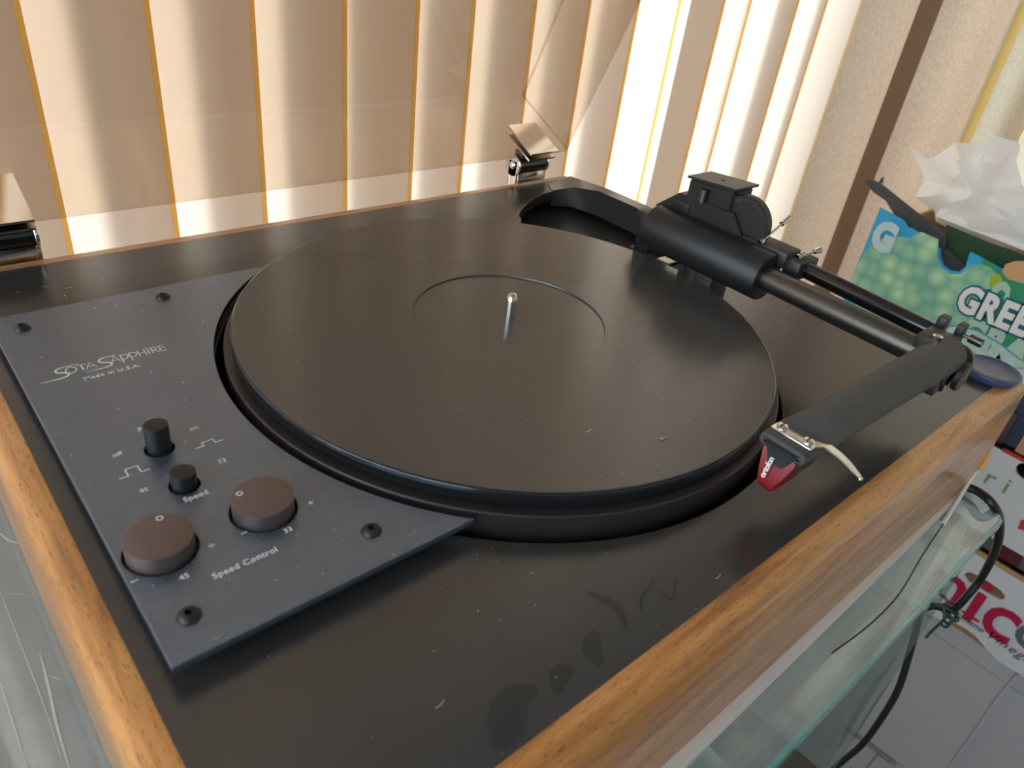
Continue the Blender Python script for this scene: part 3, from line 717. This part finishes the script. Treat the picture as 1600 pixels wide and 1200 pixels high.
# headshell plate, screws, finger lift
HZ = .0222
sA = px(1222, 668, z=HZ); sB = px(1263, 691, z=HZ)
bm = bmesh.new(); box(bm, (sA.x - .0035, sB.y - .0035, HZ - .0012), (sA.x + .0030, sA.y + .0035, HZ), .0003); P(obj('headshell_plate', bm, NICKEL))
for q in (sA, sB):
    bm = bmesh.new(); lathe(bm, [(0, .0019), (.0018, .0018), (.0025, .0012), (.0026, 0)], (q.x, q.y, HZ), 24)
    s_ = P(obj('headshell_screw', bm, NICKEL, smooth=40)); bm = bmesh.new(); box(bm, (q.x - .0024, q.y - .00035, HZ + .0016), (q.x + .0024, q.y + .00035, HZ + .00195))
    o = obj('screw_slot', bm, DARKW, smooth=0); adopt(s_, o)
bm = bmesh.new()
fl = smoothpts([(sB.x, sB.y - .001, HZ - .0006), px(1285, 695, z=HZ - .0002), px(1305, 706, z=HZ - .0010), px(1325, 724, z=HZ - .003), px(1338, 740, z=HZ - .005), px(1344, 748, z=HZ - .0055)], 5)
ws_ = [.0026 - .0017 * i / (len(fl) - 1) for i in range(len(fl))]
prev = None
for i, c_ in enumerate(fl):
    d = (fl[min(i + 1, len(fl) - 1)] - fl[max(i - 1, 0)]).normalized(); s = d.cross(Vector((0, 0, 1))).normalized() * ws_[i] ; u_ = Vector((0, 0, .00045))
    q = [bm.verts.new(c_ + s + u_), bm.verts.new(c_ - s + u_), bm.verts.new(c_ - s - u_), bm.verts.new(c_ + s - u_)]
    if prev:
        for k in range(4): bm.faces.new((prev[k], prev[(k + 1) % 4], q[(k + 1) % 4], q[k]))
    else: bm.faces.new(q[::-1])
    prev = q
bm.faces.new(prev); bmesh.ops.create_uvsphere(bm, u_segments=12, v_segments=8, radius=.0011, matrix=Matrix.Translation(fl[-1]))
P(obj('finger_lift', bm, NICKEL, smooth=50))
# cartridge
def loft(name, secs, m, bev=0, parent=None):
    bm = bmesh.new(); rs = [[bm.verts.new(p) for p in s] for s in secs]
    for a, b in zip(rs, rs[1:]):
        k = len(a)
        for i in range(k): bm.faces.new((a[i], a[(i + 1) % k], b[(i + 1) % k], b[i]))
    bm.faces.new(rs[0][::-1]); bm.faces.new(rs[-1])
    if bev: bmesh.ops.recalc_face_normals(bm, faces=bm.faces); bmesh.ops.bevel(bm, geom=bm.edges[:], offset=bev, segments=2, affect='EDGES')
    return obj(name, bm, m, parent, smooth=30)
YC = (sA.y + sB.y) / 2
def rect(x0, x1, hw0, hw1, z): return [(x0, YC - hw0, z), (x1, YC - hw1, z), (x1, YC + hw1, z), (x0, YC + hw0, z)]
xf = sA.x - .0072
P(loft('cartridge_body', [rect(xf - .0002, xf + .024, .0098, .0090, .0205), rect(xf - .0012, xf + .024, .0100, .0090, .0185), rect(xf + .0002, xf + .022, .0080, .0085, .0110), rect(xf + .004, xf + .020, .0060, .0070, .0040)], CARTB, .0006))
red = P(loft('stylus_housing', [rect(xf - .0001, xf + .013, .0088, .0088, .0158), rect(xf - .0036, xf + .0125, .0055, .0070, .0045), rect(xf - .0040, xf + .010, .0042, .0050, -.0012), rect(xf - .0022, xf + .007, .0030, .0035, -.0040)], RED, .0005))
P(loft('cartridge_shoulder', [rect(xf - .0016, xf + .004, .0078, .0086, .0184), rect(xf - .0017, xf + .004, .0060, .0078, .0150), rect(xf - .0027, xf + .004, .0030, .0064, .0095)], CARTB, .0003))
fa = Vector((xf - .0001, YC, .0158)); fb = Vector((xf - .0036, YC, .0045)); dn = (fb - fa).normalized()
o_ = fa.lerp(fb, .66) + Vector((-.00035, .0016, 0)); 
text('cartridge_lettering', 'ortofon', .0036, WHITE, None, o_ + Vector((-.0018, 0, 0)), -dn, Vector((0, 1, 0)), bold=.0001, depth=.00002, spacing=.9)
o = COL.objects['cartridge_lettering']; adopt(red, o)
bm = bmesh.new(); lp = [px(1295, 690, x=.026), px(1300, 697, x=.026), px(1293, 703, x=.024), px(1284, 700, x=.022)]
sweep(bm, smoothpts(lp, 4), .00035, 8); P(obj('cartridge_lead', bm, RUBBER))

# ------------------------------------------------------------------ small loose things
def T0(name, bm, m, label, cat, loc, smooth=35, group=None):
    o = obj(name, bm, m, smooth=smooth); o.location = loc; return tag(o, label, cat, group)
bm = bmesh.new(); lathe(bm, [(0, .0), (.0160, .0), (.0170, .001), (.0178, .0042), (.0176, .0052), (.0166, .0056), (.0155, .0048), (.006, .0040), (0, .0040)], n=56)
T0('round_pad', bm, BLUE, 'round dark blue cap lying on the far front corner of the turntable', 'cap', tuple(px(1545, 586, z=ZP)), 40)
bm = bmesh.new(); box(bm, (-.0012, -.0006, 0), (.0020, .0005, .0006), .0002); bmesh.ops.create_icosphere(bm, subdivisions=1, radius=.0007, matrix=Matrix.Translation((-.0010, 0, .0006)))
T0('crumb', bm, CRUMB, 'tiny tan crumb lying on the platter', 'crumb', tuple(px(1036, 686, z=0)))
bm = bmesh.new(); q = px(1040, 405, z=-.0355); box(bm, (-.012, -.006, 0), (.010, .006, .0022), .0008); cyl(bm, (.010, 0, .004), (.018, 0, .004), .0042, 16)
T0('metal_clip', bm, mat('dull_aluminium', (.55, .52, .50), .35, metal=.7), 'small dull metal clip beside the platter under the tonearm', 'clip', tuple(px(1050, 407, z=-.0258)))
bm = bmesh.new(); lathe(bm, [(0, .001), (.003, .001), (.0035, 0)], n=16)
T0('black_plug', bm, DARKW, 'small black plug at the back edge of the platter', 'plug', tuple(px(991, 387, z=-.0185)))
# dust: real flecks scattered over the surfaces
bm = bmesh.new(); rnd = random.Random(3)
def fleck(x, y, z, L, wd):
    a = rnd.uniform(0, math.pi); d = Vector((math.cos(a), math.sin(a), 0)) * L; s = Vector((-d.y, d.x, 0)).normalized() * wd; c = Vector((x, y, z))
    vs = [bm.verts.new(p) for p in (c - d, c + s * .8, c + d, c - s + Vector((0, 0, wd)))]
    bm.faces.new(vs[:3]); bm.faces.new((vs[0], vs[2], vs[3]))
for _ in range(330):
    a = rnd.uniform(0, 6.283); r_ = .149 * math.sqrt(rnd.random()); fleck(r_ * math.cos(a), r_ * math.sin(a), .0003, rnd.uniform(.0001, .0003), rnd.uniform(.00006, .00015))
for _ in range(420):
    x = rnd.uniform(X0, X1); y = rnd.uniform(Y0, Y1)
    if math.hypot(x, y) < .163: continue
    z = ZP + .0003
    if x < 0 and x > px0 and py0 < y < py1:
        if math.hypot(x, y) < .162: continue
        z = HP + .0003
    elif x > .14 and y > -.06: continue
    fleck(x, y, z, rnd.uniform(.0001, .0005), rnd.uniform(.00008, .00022))
for (u, v, z) in ((920, 673, 0), (688, 1101, ZP), (72, 448, ZP), (107, 450, ZP), (645, 833, HP), (1122, 901, ZP), (340, 995, HP)):
    c = px(u, v, z=z + .0003); pts = smoothpts([c + Vector((-.002, 0, 0)), c + Vector((0, rnd.uniform(-.0008, .0008), 0)), c + Vector((.002, rnd.uniform(-.001, .001), 0))], 3)
    ribbon(bm, [(p.x, p.y) for p in pts], .00022, c.z)
d = obj('dust', bm, DUSTM, smooth=0); tag(d, 'fine pale lint and dust scattered over the turntable top', 'dust', kind='stuff')

# orange capped rod leaning at the glass corner, with its thread
t = thing('capped_rod', tuple(px(1500, 780, z=GZ)), 'thin white rod with amber cap at the far corner of the glass', 'rod')
za = -.088
a = px(1541, 706, x=.278); b = px(1527, 732, x=.270); c = px(1474, 818, z=GZ + .002)
bm = bmesh.new(); sweep(bm, smoothpts([a, a.lerp(b, .4), b], 3), [.0030, .0036, .0036, .0034, .0034, .0034, .0028], 16); o = obj('cap', bm, mat('amber_plastic', (.85, .38, .02), .25, coat=.3)); adopt(t, o)
bm = bmesh.new(); sweep(bm, [b, c], .0014, 10); o = obj('rod', bm, WPL); adopt(t, o)
bm = bmesh.new(); sweep(bm, smoothpts([c, px(1440, 870, z=GZ + .0006), px(1405, 928, z=GZ + .0006), px(1360, 975, z=GZ + .0006), px(1300, 1020, z=GZ + .0006)], 5), .0004, 8); o = obj('thread', bm, RUBBER); adopt(t, o)

# power cord with a tie
cord = [px(1500, 758, z=GZ + .0042), px(1528, 768, z=GZ + .0062), px(1551, 788, z=GZ + .0060), px(1562, 815, d=.628), px(1557, 855, d=.655), px(1535, 900, x=.307), px(1512, 930, x=.305), px(1488, 952, x=.305), px(1460, 947, x=.305), px(1440, 954, x=.305), px(1432, 980, x=.305),
        px(1420, 1025, x=.305), px(1402, 1080, x=.305), px(1372, 1130, x=.305), px(1345, 1165, x=.305), px(1310, 1195, x=.305), px(1240, 1260, x=.305), px(1150, 1380, x=.305)]
t = thing('power_cord', tuple(cord[1]), 'black power cord hanging over the glass corner, tied in a knot', 'cord')
bm = bmesh.new(); sweep(bm, smoothpts(cord, 6), .0030, 14); o = obj('cable', bm, RUBBER); adopt(t, o)
bm = bmesh.new(); kc = px(1484, 958, x=.300)
for s_ in (0, 1, 2):
    pts = [kc + (RX * math.cos(a + s_) * (.0062 + .001 * s_) + UX * math.sin(a) * (.009 - .0015 * s_)) + fw * .003 * math.sin(a * 1.5 + s_) for a in [2 * math.pi * k / 20 for k in range(21)]]
    sweep(bm, pts, .0011, 8)
sweep(bm, smoothpts([kc, px(1468, 975, x=.297), px(1457, 985, x=.297), px(1447, 996, x=.297)], 4), .0011, 8)
sweep(bm, smoothpts([kc, px(1486, 972, x=.297), px(1478, 980, x=.297), px(1470, 975, x=.297)], 4), .0010, 8)
o = obj('twist_tie', bm, mat('dark_green_tie', (.03, .06, .06), .4)); adopt(t, o)

# ------------------------------------------------------------------ cartons on the right, faces at x = FX
FX = .76
def F(u, v, x=FX): q = px(u, v, x=x); return (q.y, q.z)
def yz(pts, x): return [(x, p[0], p[1]) for p in pts]
KRAFT = mat('kraft_board', (.42, .26, .13), .8, bump=.2, bscale=300)
WCARD = mat('white_coated_board', (.60, .61, .64), .55, bump=.15, bscale=90)
GCARD = mat('grey_white_board', (.42, .41, .43), .6, bump=.1, bscale=60)
def face_panel(name, pts, m, parent, x=FX, th=.004, holes=None):
    """board panel in the plane x=const from (y,z) points, with holes"""
    o = plate(name, [(-p[0], p[1]) for p in pts], [[(-p[0], p[1]) for p in h] for h in (holes or [])], -th / 2, th / 2, m)
    # curve x -> world -y, curve y -> world z, curve z -> world -x
    mt = Matrix(((0, 0, -1, x + th / 2), (-1, 0, 0, 0), (0, 1, 0, 0), (0, 0, 0, 1)))
    o.data.transform(mt); adopt(parent, o); return o
def ftext(name, s, size, m, parent, u, v, x, **k):
    y_, z_ = F(u, v, x); o = text(name, s, size, m, None, (x, y_, z_), (0, -1, 0), (0, 0, 1), **k); adopt(parent, o); return o
def boxwalls(parent, x0, x1, y0, y1, z0, z1, m, bottom=True, front=False):
    for nm, a, b in (('back_wall', (x1 - .004, y0, z0), (x1, y1, z1)), ('side_wall', (x0 + .004, y0, z0), (x1, y0 + .004, z1)), ('side_wall', (x0 + .004, y1 - .004, z0), (x1, y1, z1)), ('bottom', (x0 + .004, y0, z0), (x1, y1, z0 + .004))):
        bm = bmesh.new(); box(bm, a, b); o = obj(nm, bm, m, smooth=0); adopt(parent, o)
    if front:
        bm = bmesh.new(); box(bm, (x0, y0, z0), (x0 + .004, y1, z1)); o = obj('front_wall', bm, m, smooth=0); adopt(parent, o)

# -- grape carton (open top, printed)
def grape_mat():
    m, n, l, b = nt('grape_print'); b.inputs['Roughness'].default_value = .45
    tc = n.new('ShaderNodeTexCoord'); v = n.new('ShaderNodeTexVoronoi'); v.inputs['Scale'].default_value = 47; v.inputs['Randomness'].default_value = .55
    l.new(tc.outputs['Object'], v.inputs['Vector'])
    mp = n.new('ShaderNodeMapping'); l.new(tc.outputs['Object'], mp.inputs[0]); mp.inputs['Scale'].default_value = (0, 1, 1); l.new(mp.outputs[0], v.inputs['Vector'])
    cr = n.new('ShaderNodeValToRGB'); e = cr.color_ramp.elements
    e[0].position = 0; e[0].color = (.62, .82, .56, 1); e[1].position = .72; e[1].color = (.17, .44, .34, 1)
    k = e.new(.40); k.color = (.34, .62, .38, 1); k = e.new(.18); k.color = (.48, .73, .46, 1)
    l.new(v.outputs['Distance'], cr.inputs[0]); l.new(cr.outputs[0], b.inputs['Base Color'])
    return m
CY = mat('cyan_print', (.03, .38, .68), .45); GN = mat('green_print', (.03, .30, .14), .45); PALE = mat('pale_blue_print', (.52, .66, .70), .5)
TEAL = mat('dark_teal_print', (.01, .12, .20), .5); GBLACK = mat('dark_board', (.045, .043, .045), .6); DGREEN = mat('dark_green_board', (.010, .055, .018), .6)
PGREEN = mat('pale_green_print', (.42, .62, .52), .5)
GB0 = F(1590, 612)[1]; GT_ = F(1375, 325)[1]; yl = F(1375, 325)[0]; yr = -.42
gcart = thing('grape_carton', (FX, -.1, GB0), 'open printed fruit carton reading GREEN with grapes, topmost of the stack', 'carton')
notch = [F(1413, 347), F(1418, 356), F(1424, 357)]
hh = [F(1469, 390), F(1468, 402), F(1473, 414), F(1484, 423), F(1498, 425), F(1508, 417), F(1513, 402), F(1516, 394)]
topz = lambda y: GT_ - .0 + (y - yl) * .085
outl = [(yl, GB0), (yl, GT_)] + [F(1408, 343)] + notch + [F(1450, 373)] + hh + [F(1560, 418), F(1600, 436), (-.20, topz(-.20)), (yr, topz(yr)), (yr, GB0)]
slot = [F(1566, 424), F(1571, 417), F(1583, 411), F(1600, 408), F(1625, 415), F(1625, 460), F(1600, 450), F(1578, 439)]
fp = face_panel('printed_front', [p for p in outl], CY, gcart)
pr = lambda n_, pts, m_, k_: face_panel(n_, pts, m_, gcart, x=FX - .0003 * k_ - .0002, th=.0002)
pr('green_field', [F(1537, 403), F(1560, 419), F(1600, 437), (-.2, topz(-.2) - .001), (yr, topz(yr) - .001), (yr, GB0 + .02), F(1600, 600), F(1500, 540), F(1520, 460)], GN, 1)
gp = [F(1352, 392), F(1368, 375), F(1392, 368), F(1420, 372), F(1440, 362), F(1467, 374), F(1465, 400), F(1472, 418), F(1486, 428), F(1502, 428), F(1514, 414), F(1530, 412), F(1548, 418), F(1562, 432), F(1555, 450), F(1535, 452), F(1530, 500), F(1515, 510), F(1500, 530), F(1480, 540), (F(1480, 560)), F(1440, 545), F(1380, 520), F(1330, 470), (yl - .001, F(1322, 445)[1]), (yl - .001, F(1335, 415)[1])]
pr('grape_picture', gp, grape_mat(), 2)
pr('leaf_highlight', [F(1548, 430), F(1562, 428), F(1568, 438), F(1560, 450), F(1545, 448)], mat('lime_print', (.36, .46, .04), .5), 3)
wave = [F(1440, 590), F(1462, 540), F(1476, 510), F(1500, 507), F(1530, 516), F(1560, 533), F(1590, 556), F(1620, 575), (yr, F(1620, 575)[1] - .02), (yr, GB0 + .012), (F(1440, 590)[0], GB0 + .012)]
pr('pale_band', wave, PALE, 3)
wv2 = [F(1476, 510), F(1500, 507), F(1530, 516), F(1560, 533), F(1590, 556), F(1620, 575)]
pr('band_line', wv2 + [(a, b - .0022) for a, b in wv2[::-1]], mat('steel_blue_print', (.16, .32, .40), .5), 4)
pr('bottom_stripe', [(yl, GB0), (yl, GB0 + .012), (yr, GB0 + .012), (yr, GB0)], TEAL, 4)
ftext('big_letter', 'G', .050, PALE, gcart, 1381, 372, FX - .0016, bold=.0036, sx=.8, shear=.0)
kw = dict(spacing=1.05, sx=.74)
ftext('carton_lettering', 'GREEN', .047, TEAL, gcart, 1570, 494, FX - .0018, bold=.0046, **kw)
ftext('carton_lettering', 'GREEN', .047, WHITE, gcart, 1570, 494, FX - .0023, bold=.0021, **kw)
ftext('carton_lettering', 'GRAPES', .046, PGREEN, gcart, 1590, 552, FX - .0013, bold=.0030, spacing=1.1, sx=.8)
pr('curl_mark', [F(1548, 462), F(1552, 448), F(1562, 440), F(1573, 440), F(1580, 450), F(1578, 464), F(1568, 468), F(1572, 458), F(1566, 452), F(1558, 458)], PGREEN, 5)
ftext('handwriting', 'tabsof', .022, mat('faint_pencil', (.36, .42, .44), .7), gcart, 1545, 565, FX - .0018, shear=.3)
boxwalls(gcart, FX, FX + .27, yr, yl, GB0, GT_ - .03, KRAFT)
# dark inner flaps and the long black folded flap
bm = bmesh.new(); prism(bm, yz([F(1478, 352, .775), F(1545, 380, .775), F(1600, 400, .775), F(1600, 470, .775), F(1480, 430, .775)], .775), (.004, 0, 0)); o = obj('green_flap', bm, DGREEN, smooth=0); adopt(gcart, o)
bm = bmesh.new(); A_ = [px(1350, 282, x=.79), px(1362, 281, x=.79), px(1376, 288, x=.788), px(1430, 331, x=.78), px(1478, 366, x=.772), px(1479, 374, x=.770), px(1476, 398, x=.768), px(1455, 388, x=.770), px(1420, 362, x=.776), px(1397, 336, x=.784), px(1384, 314, x=.787), px(1364, 300, x=.789)]
prism(bm, A_, (.004, 0, 0)); o = obj('black_flap', bm, GBLACK, smooth=0); adopt(gcart, o)
bm = bmesh.new(); prism(bm, yz([F(1472, 396, .768), F(1480, 388, .768), F(1512, 420, .768), F(1505, 432, .768), F(1478, 424, .768)], .768), (.003, 0, 0)); o = obj('inner_fold', bm, GBLACK, smooth=0); adopt(gcart, o)
bm = bmesh.new(); prism(bm, [px(1372, 287, x=.788), px(1376, 279, x=.788), px(1380, 276, x=.788), px(1379, 286, x=.788)], (.002, 0, 0)); o = obj('torn_tab', bm, GBLACK, smooth=0); adopt(gcart, o)
# kraft roll beside, poking from the carton
bm = bmesh.new(); q0 = px(1570, 428, x=FX - .006); q1 = px(1640, 436, x=FX - .006); 
prism(bm, [px(1566, 424, x=FX - .0012), px(1571, 413, x=FX - .0012), px(1585, 408, x=FX - .0012), px(1600, 408, x=FX - .0012), px(1630, 416, x=FX - .0012), px(1630, 455, x=FX - .0012), px(1600, 443, x=FX - .0012), px(1575, 436, x=FX - .0012)], (-.0006, 0, 0))
o = obj('kraft_grip', bm, mat('tan_board', (.62, .36, .18), .7), smooth=0); adopt(gcart, o)

# -- plastic bag and foam sheet on top
def bag_mat():
    m, n, l, b = nt('clear_plastic_film')
    b.inputs['Base Color'].default_value = (.95, .96, .98, 1); b.inputs['Roughness'].default_value = .18
    out = n['Material Output']; tr = n.new('ShaderNodeBsdfTransparent'); mx = n.new('ShaderNodeMixShader'); tl = n.new('ShaderNodeBsdfTranslucent'); tl.inputs[0].default_value = (.97, .98, 1, 1)
    m1 = n.new('ShaderNodeMixShader'); m1.inputs[0].default_value = .4; l.new(b.outputs[0], m1.inputs[1]); l.new(tl.outputs[0], m1.inputs[2])
    mx.inputs[0].default_value = .62; l.new(tr.outputs[0], mx.inputs[1]); l.new(m1.outputs[0], mx.inputs[2]); l.new(mx.outputs[0], out.inputs[0]); return m
BAGM = bag_mat()
sil = [(1420, 228), (1440, 250), (1458, 246), (1468, 240), (1492, 223), (1530, 224), (1546, 222), (1545, 208), (1560, 214), (1592, 222), (1594, 234), (1588, 250), (1598, 290), (1640, 310), (1640, 400), (1560, 385), (1500, 366), (1462, 346), (1460, 330), (1430, 308), (1444, 282), (1438, 262)]
bm = bmesh.new(); C_ = (1520, 300); NR = 9; rings = []; XB = .80
dense = []
for i in range(len(sil)):
    a = Vector(sil[i]); b = Vector(sil[(i + 1) % len(sil)])
    for k in range(3): dense.append(a.lerp(b, k / 3))
for side in (0, 1):
    rr_ = []
    for j in range(NR + 1):
        t = j / NR; ring = []
        for i, q in enumerate(dense):
            u = C_[0] + (q.x - C_[0]) * t; v = C_[1] + (q.y - C_[1]) * t
            n_ = noise.noise(Vector((u * .028, v * .028, side * 5))) ; r2 = 1 - abs(noise.noise(Vector((u * .016 + 7, v * .016, side * 9)))) * 2
            th = (1 - t ** 3) * (.030 + .028 * n_ + .03 * r2)
            ring.append(bm.verts.new(px(u, v, x=XB + (th if side else -th))))
        rr_.append(ring)
    for a, b in zip(rr_, rr_[1:]):
        k2 = len(a)
        for i in range(k2):
            bm.faces.new((a[i], a[(i + 1) % k2], b[(i + 1) % k2], b[i]))
bmesh.ops.remove_doubles(bm, verts=bm.verts, dist=.0004)
bag = tag(obj('plastic_bag', bm, BAGM, smooth=25), 'crumpled clear plastic bag on top of the grape carton', 'bag')
bm = bmesh.new(); prism(bm, [px(1462, 338, x=.775), px(1500, 318, x=.82), px(1660, 360, x=.82), px(1700, 430, x=.775), px(1600, 392, x=.775)], (0, 0, -.006))
bmesh.ops.translate(bm, verts=bm.verts, vec=(0, 0, .006))
tag(obj('foam_sheet', bm, mat('white_foam', (.85, .85, .83), .7, bump=.2, bscale=60), smooth=0), 'white foam sheet lying on the grape carton beneath the plastic bag', 'sheet')

# -- dark tray between
z_ri0 = F(1600, 718)[1]; z_rib = F(1540, 835)[1]
tray = thing('dark_crate', (FX, -.1, z_ri0), 'dark crate under the grape carton', 'crate')
boxwalls(tray, FX + .012, FX + .27, yr, yl, z_ri0 + .002, GB0 - .001, mat('navy_board', (.035, .05, .085), .6), front=True)
bm = bmesh.new(); box(bm, (FX + .006, -.150, z_ri0 + .002), (FX + .011, -.10, GB0 - .03), .001); o = obj('front_panel', bm, mat('maroon_grey_board', (.06, .04, .045), .6)); adopt(tray, o)
bm = bmesh.new(); box(bm, (FX + .004, yr, z_ri0 + .002), (FX + .011, -.166, GB0 - .03), .001); o = obj('corner_board', bm, KRAFT); adopt(tray, o)
# -- white carton with green letters
c2 = thing('white_carton', (FX, -.2, z_rib), 'white carton with green letters ri, under the dark crate', 'carton')
hole_c = F(1606, 738); hol = [(hole_c[0] + .014 * math.cos(a), hole_c[1] + .012 * math.sin(a)) for a in [2 * math.pi * k / 20 for k in range(20)]]
face_panel('white_front', [(yl, z_rib), (yl, z_ri0 - .004), (yr, z_ri0 - .004), (yr, z_rib)], WCARD, c2, holes=[hol])
face_panel('red_edge', [(-.155, z_ri0 - .0035), (-.155, z_ri0 + .0), (yr, z_ri0), (yr, z_ri0 - .0035)], mat('red_print', (.5, .04, .03), .5), c2)
LG = mat('leaf_green_print', (.18, .30, .12), .6)
ftext('carton_lettering', 'ri', .034, LG, c2, 1558, 753, FX - .0005, bold=.0002, spacing=1.6)
face_panel('red_corner', [F(1590, 826), F(1595, 812), F(1612, 812), F(1612, 832)], mat('red_print_corner', (.5, .05, .05), .5), c2, x=FX - .0005, th=.0003)
boxwalls(c2, FX, FX + .27, yr, yl, z_rib, z_ri0 - .004, KRAFT)
# -- maroon carton
z_n0 = F(1520, 860)[1]
c3 = thing('maroon_carton', (FX, -.2, z_n0), 'dark maroon and grey carton wedged between the two white cartons', 'carton')
MAR = mat('maroon_board', (.085, .010, .018), .5)
boxwalls(c3, FX + .010, FX + .26, yr, yl, z_n0 + .007, z_rib - .002, mat('grey_board', (.11, .10, .105), .6), front=True)
face_panel('maroon_panel', [F(1548, 862), F(1559, 846), F(1600, 866), F(1588, 888), F(1562, 876)], MAR, c3, x=FX + .006, th=.003)
# -- white lid carton with red letters
z_nb = F(1490, 970)[1] - .014
c4 = thing('white_carton', (FX, -.2, z_nb), 'white carton with large red letters nic and a hand slot', 'carton')
hsl = [F(*q) for q in ((1508, 898), (1510, 893), (1518, 892), (1535, 900), (1565, 920), (1572, 929), (1571, 935), (1564, 936), (1545, 926), (1515, 908))]
arcn = [F(*q) for q in ((1484, 968), (1495, 972), (1512, 981), (1528, 994), (1541, 1010))]
zt = z_n0
pts = [(yl, z_nb - .02), (yl, zt), (yr, zt), (yr, F(1600, 1058)[1]), F(1600, 1055), F(1560, 1030)] + arcn[::-1] + [F(1470, 966), F(1440, 950)]
face_panel('white_front', pts, WCARD, c4, x=FX - .004, holes=[hsl])
face_panel('kraft_rim', [(yl, zt), (yl, zt + .006), (yr, zt + .006), (yr, zt)], KRAFT, c4, x=FX - .004)
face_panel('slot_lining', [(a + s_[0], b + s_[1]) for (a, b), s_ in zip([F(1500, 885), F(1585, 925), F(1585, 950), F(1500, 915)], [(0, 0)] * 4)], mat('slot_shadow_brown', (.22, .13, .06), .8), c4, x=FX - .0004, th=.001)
CRIM = mat('crimson_print', (.42, .008, .05), .5)
INK = mat('ink_print', (.10, .11, .12), .6)
def serif(name, s, u, v, size, m, **k): return ftext(name, s, size, m, c4, u, v, FX - .0066, **k)
serif('carton_lettering', 'nic', 1523, 940, .112, CRIM, bold=.0014, spacing=1.0, sx=.92)
# bracketed serifs of the big letters
for (u, v, wd) in ((1470, 925, .022), (1492, 942, .022), (1519, 960, .024), (1512, 930, .010)):
    q = F(u, v); face_panel('letter_serif', [(q[0] + wd / 2, q[1] - .0018), (q[0] + wd / 2, q[1] + .0018), (q[0] - wd / 2, q[1] + .0018), (q[0] - wd / 2, q[1] - .0018)], CRIM, c4, x=FX - .0066, th=.0002)
serif('script_lettering', 'Italiane', 1512, 970, .015, INK, shear=.35, spacing=1.0)
serif('script_lettering', 'Vinegar', 1580, 1014, .019, INK, shear=.35, spacing=1.15)
serif('carton_lettering', 'O', 1612, 1002, .05, INK, bold=.002)
boxwalls(c4, FX + .003, FX + .27, yr, yl, z_nb - .029, zt, KRAFT)
face_panel('inner_wall', [(yl, z_nb - .029), (yl, zt - .07), (yr, zt - .07), (yr, z_nb - .029)], GCARD, c4, x=FX + .0035)
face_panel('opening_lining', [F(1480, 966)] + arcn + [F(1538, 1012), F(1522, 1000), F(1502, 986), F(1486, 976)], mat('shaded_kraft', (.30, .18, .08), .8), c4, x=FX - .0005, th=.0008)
# -- big pale carton at the bottom
c5 = thing('pale_carton', (FX, -.2, FL), 'big pale grey carton at the bottom of the stack, with faint outlines', 'carton')
face_panel('front_wall', [(.16, FL), (.16, z_nb - .03), (-.6, z_nb - .03), (-.6, FL)], GCARD, c5, x=FX + .0035)
LINE = mat('faint_grey_print', (.24, .23, .24), .7)
def fl_(pts, wd, m=LINE, name='outline_mark'):
    bm = bmesh.new(); P2 = [Vector(F(*q, FX)) for q in pts]; 
    for a, b in zip(P2, P2[1:]):
        d = (b - a).normalized(); s = Vector((-d.y, d.x)) * wd / 2
        vs = [bm.verts.new((FX - .0004, p.x, p.y)) for p in (a + s, b + s, b - s, a - s)]; bm.faces.new(vs)
    o = obj(name, bm, m, smooth=0); adopt(c5, o)
fl_([(1272, 1150), (1292, 1110), (1318, 1124), (1296, 1168), (1272, 1150)], .0022)
fl_([(1320, 1136), (1400, 1195)], .010); fl_([(1355, 1200), (1372, 1178), (1390, 1192)], .003)
bm = bmesh.new(); a = Vector(F(1592, 1055, FX)); b = Vector(F(1484, 1200, FX)); P3 = smoothpts([a, a.lerp(b, .3) + Vector((.002, 0)), a.lerp(b, .6), b], 4)
prism(bm, [(FX + .001, p.x + .003, p.y) for p in P3] + [(FX + .001, p.x - .001, p.y) for p in P3[::-1]], (-.003, 0, 0)); o = obj('raised_seam', bm, GCARD, smooth=0); adopt(c5, o)
boxwalls(c5, FX + .003, FX + .30, -.6, .16, FL, z_nb - .031, GCARD)

# ------------------------------------------------------------------ lift everything so that the floor is at zero
for o in S.objects:
    if o.parent is None and o.type in ('MESH', 'EMPTY', 'LIGHT'):
        o.location.z += Z0
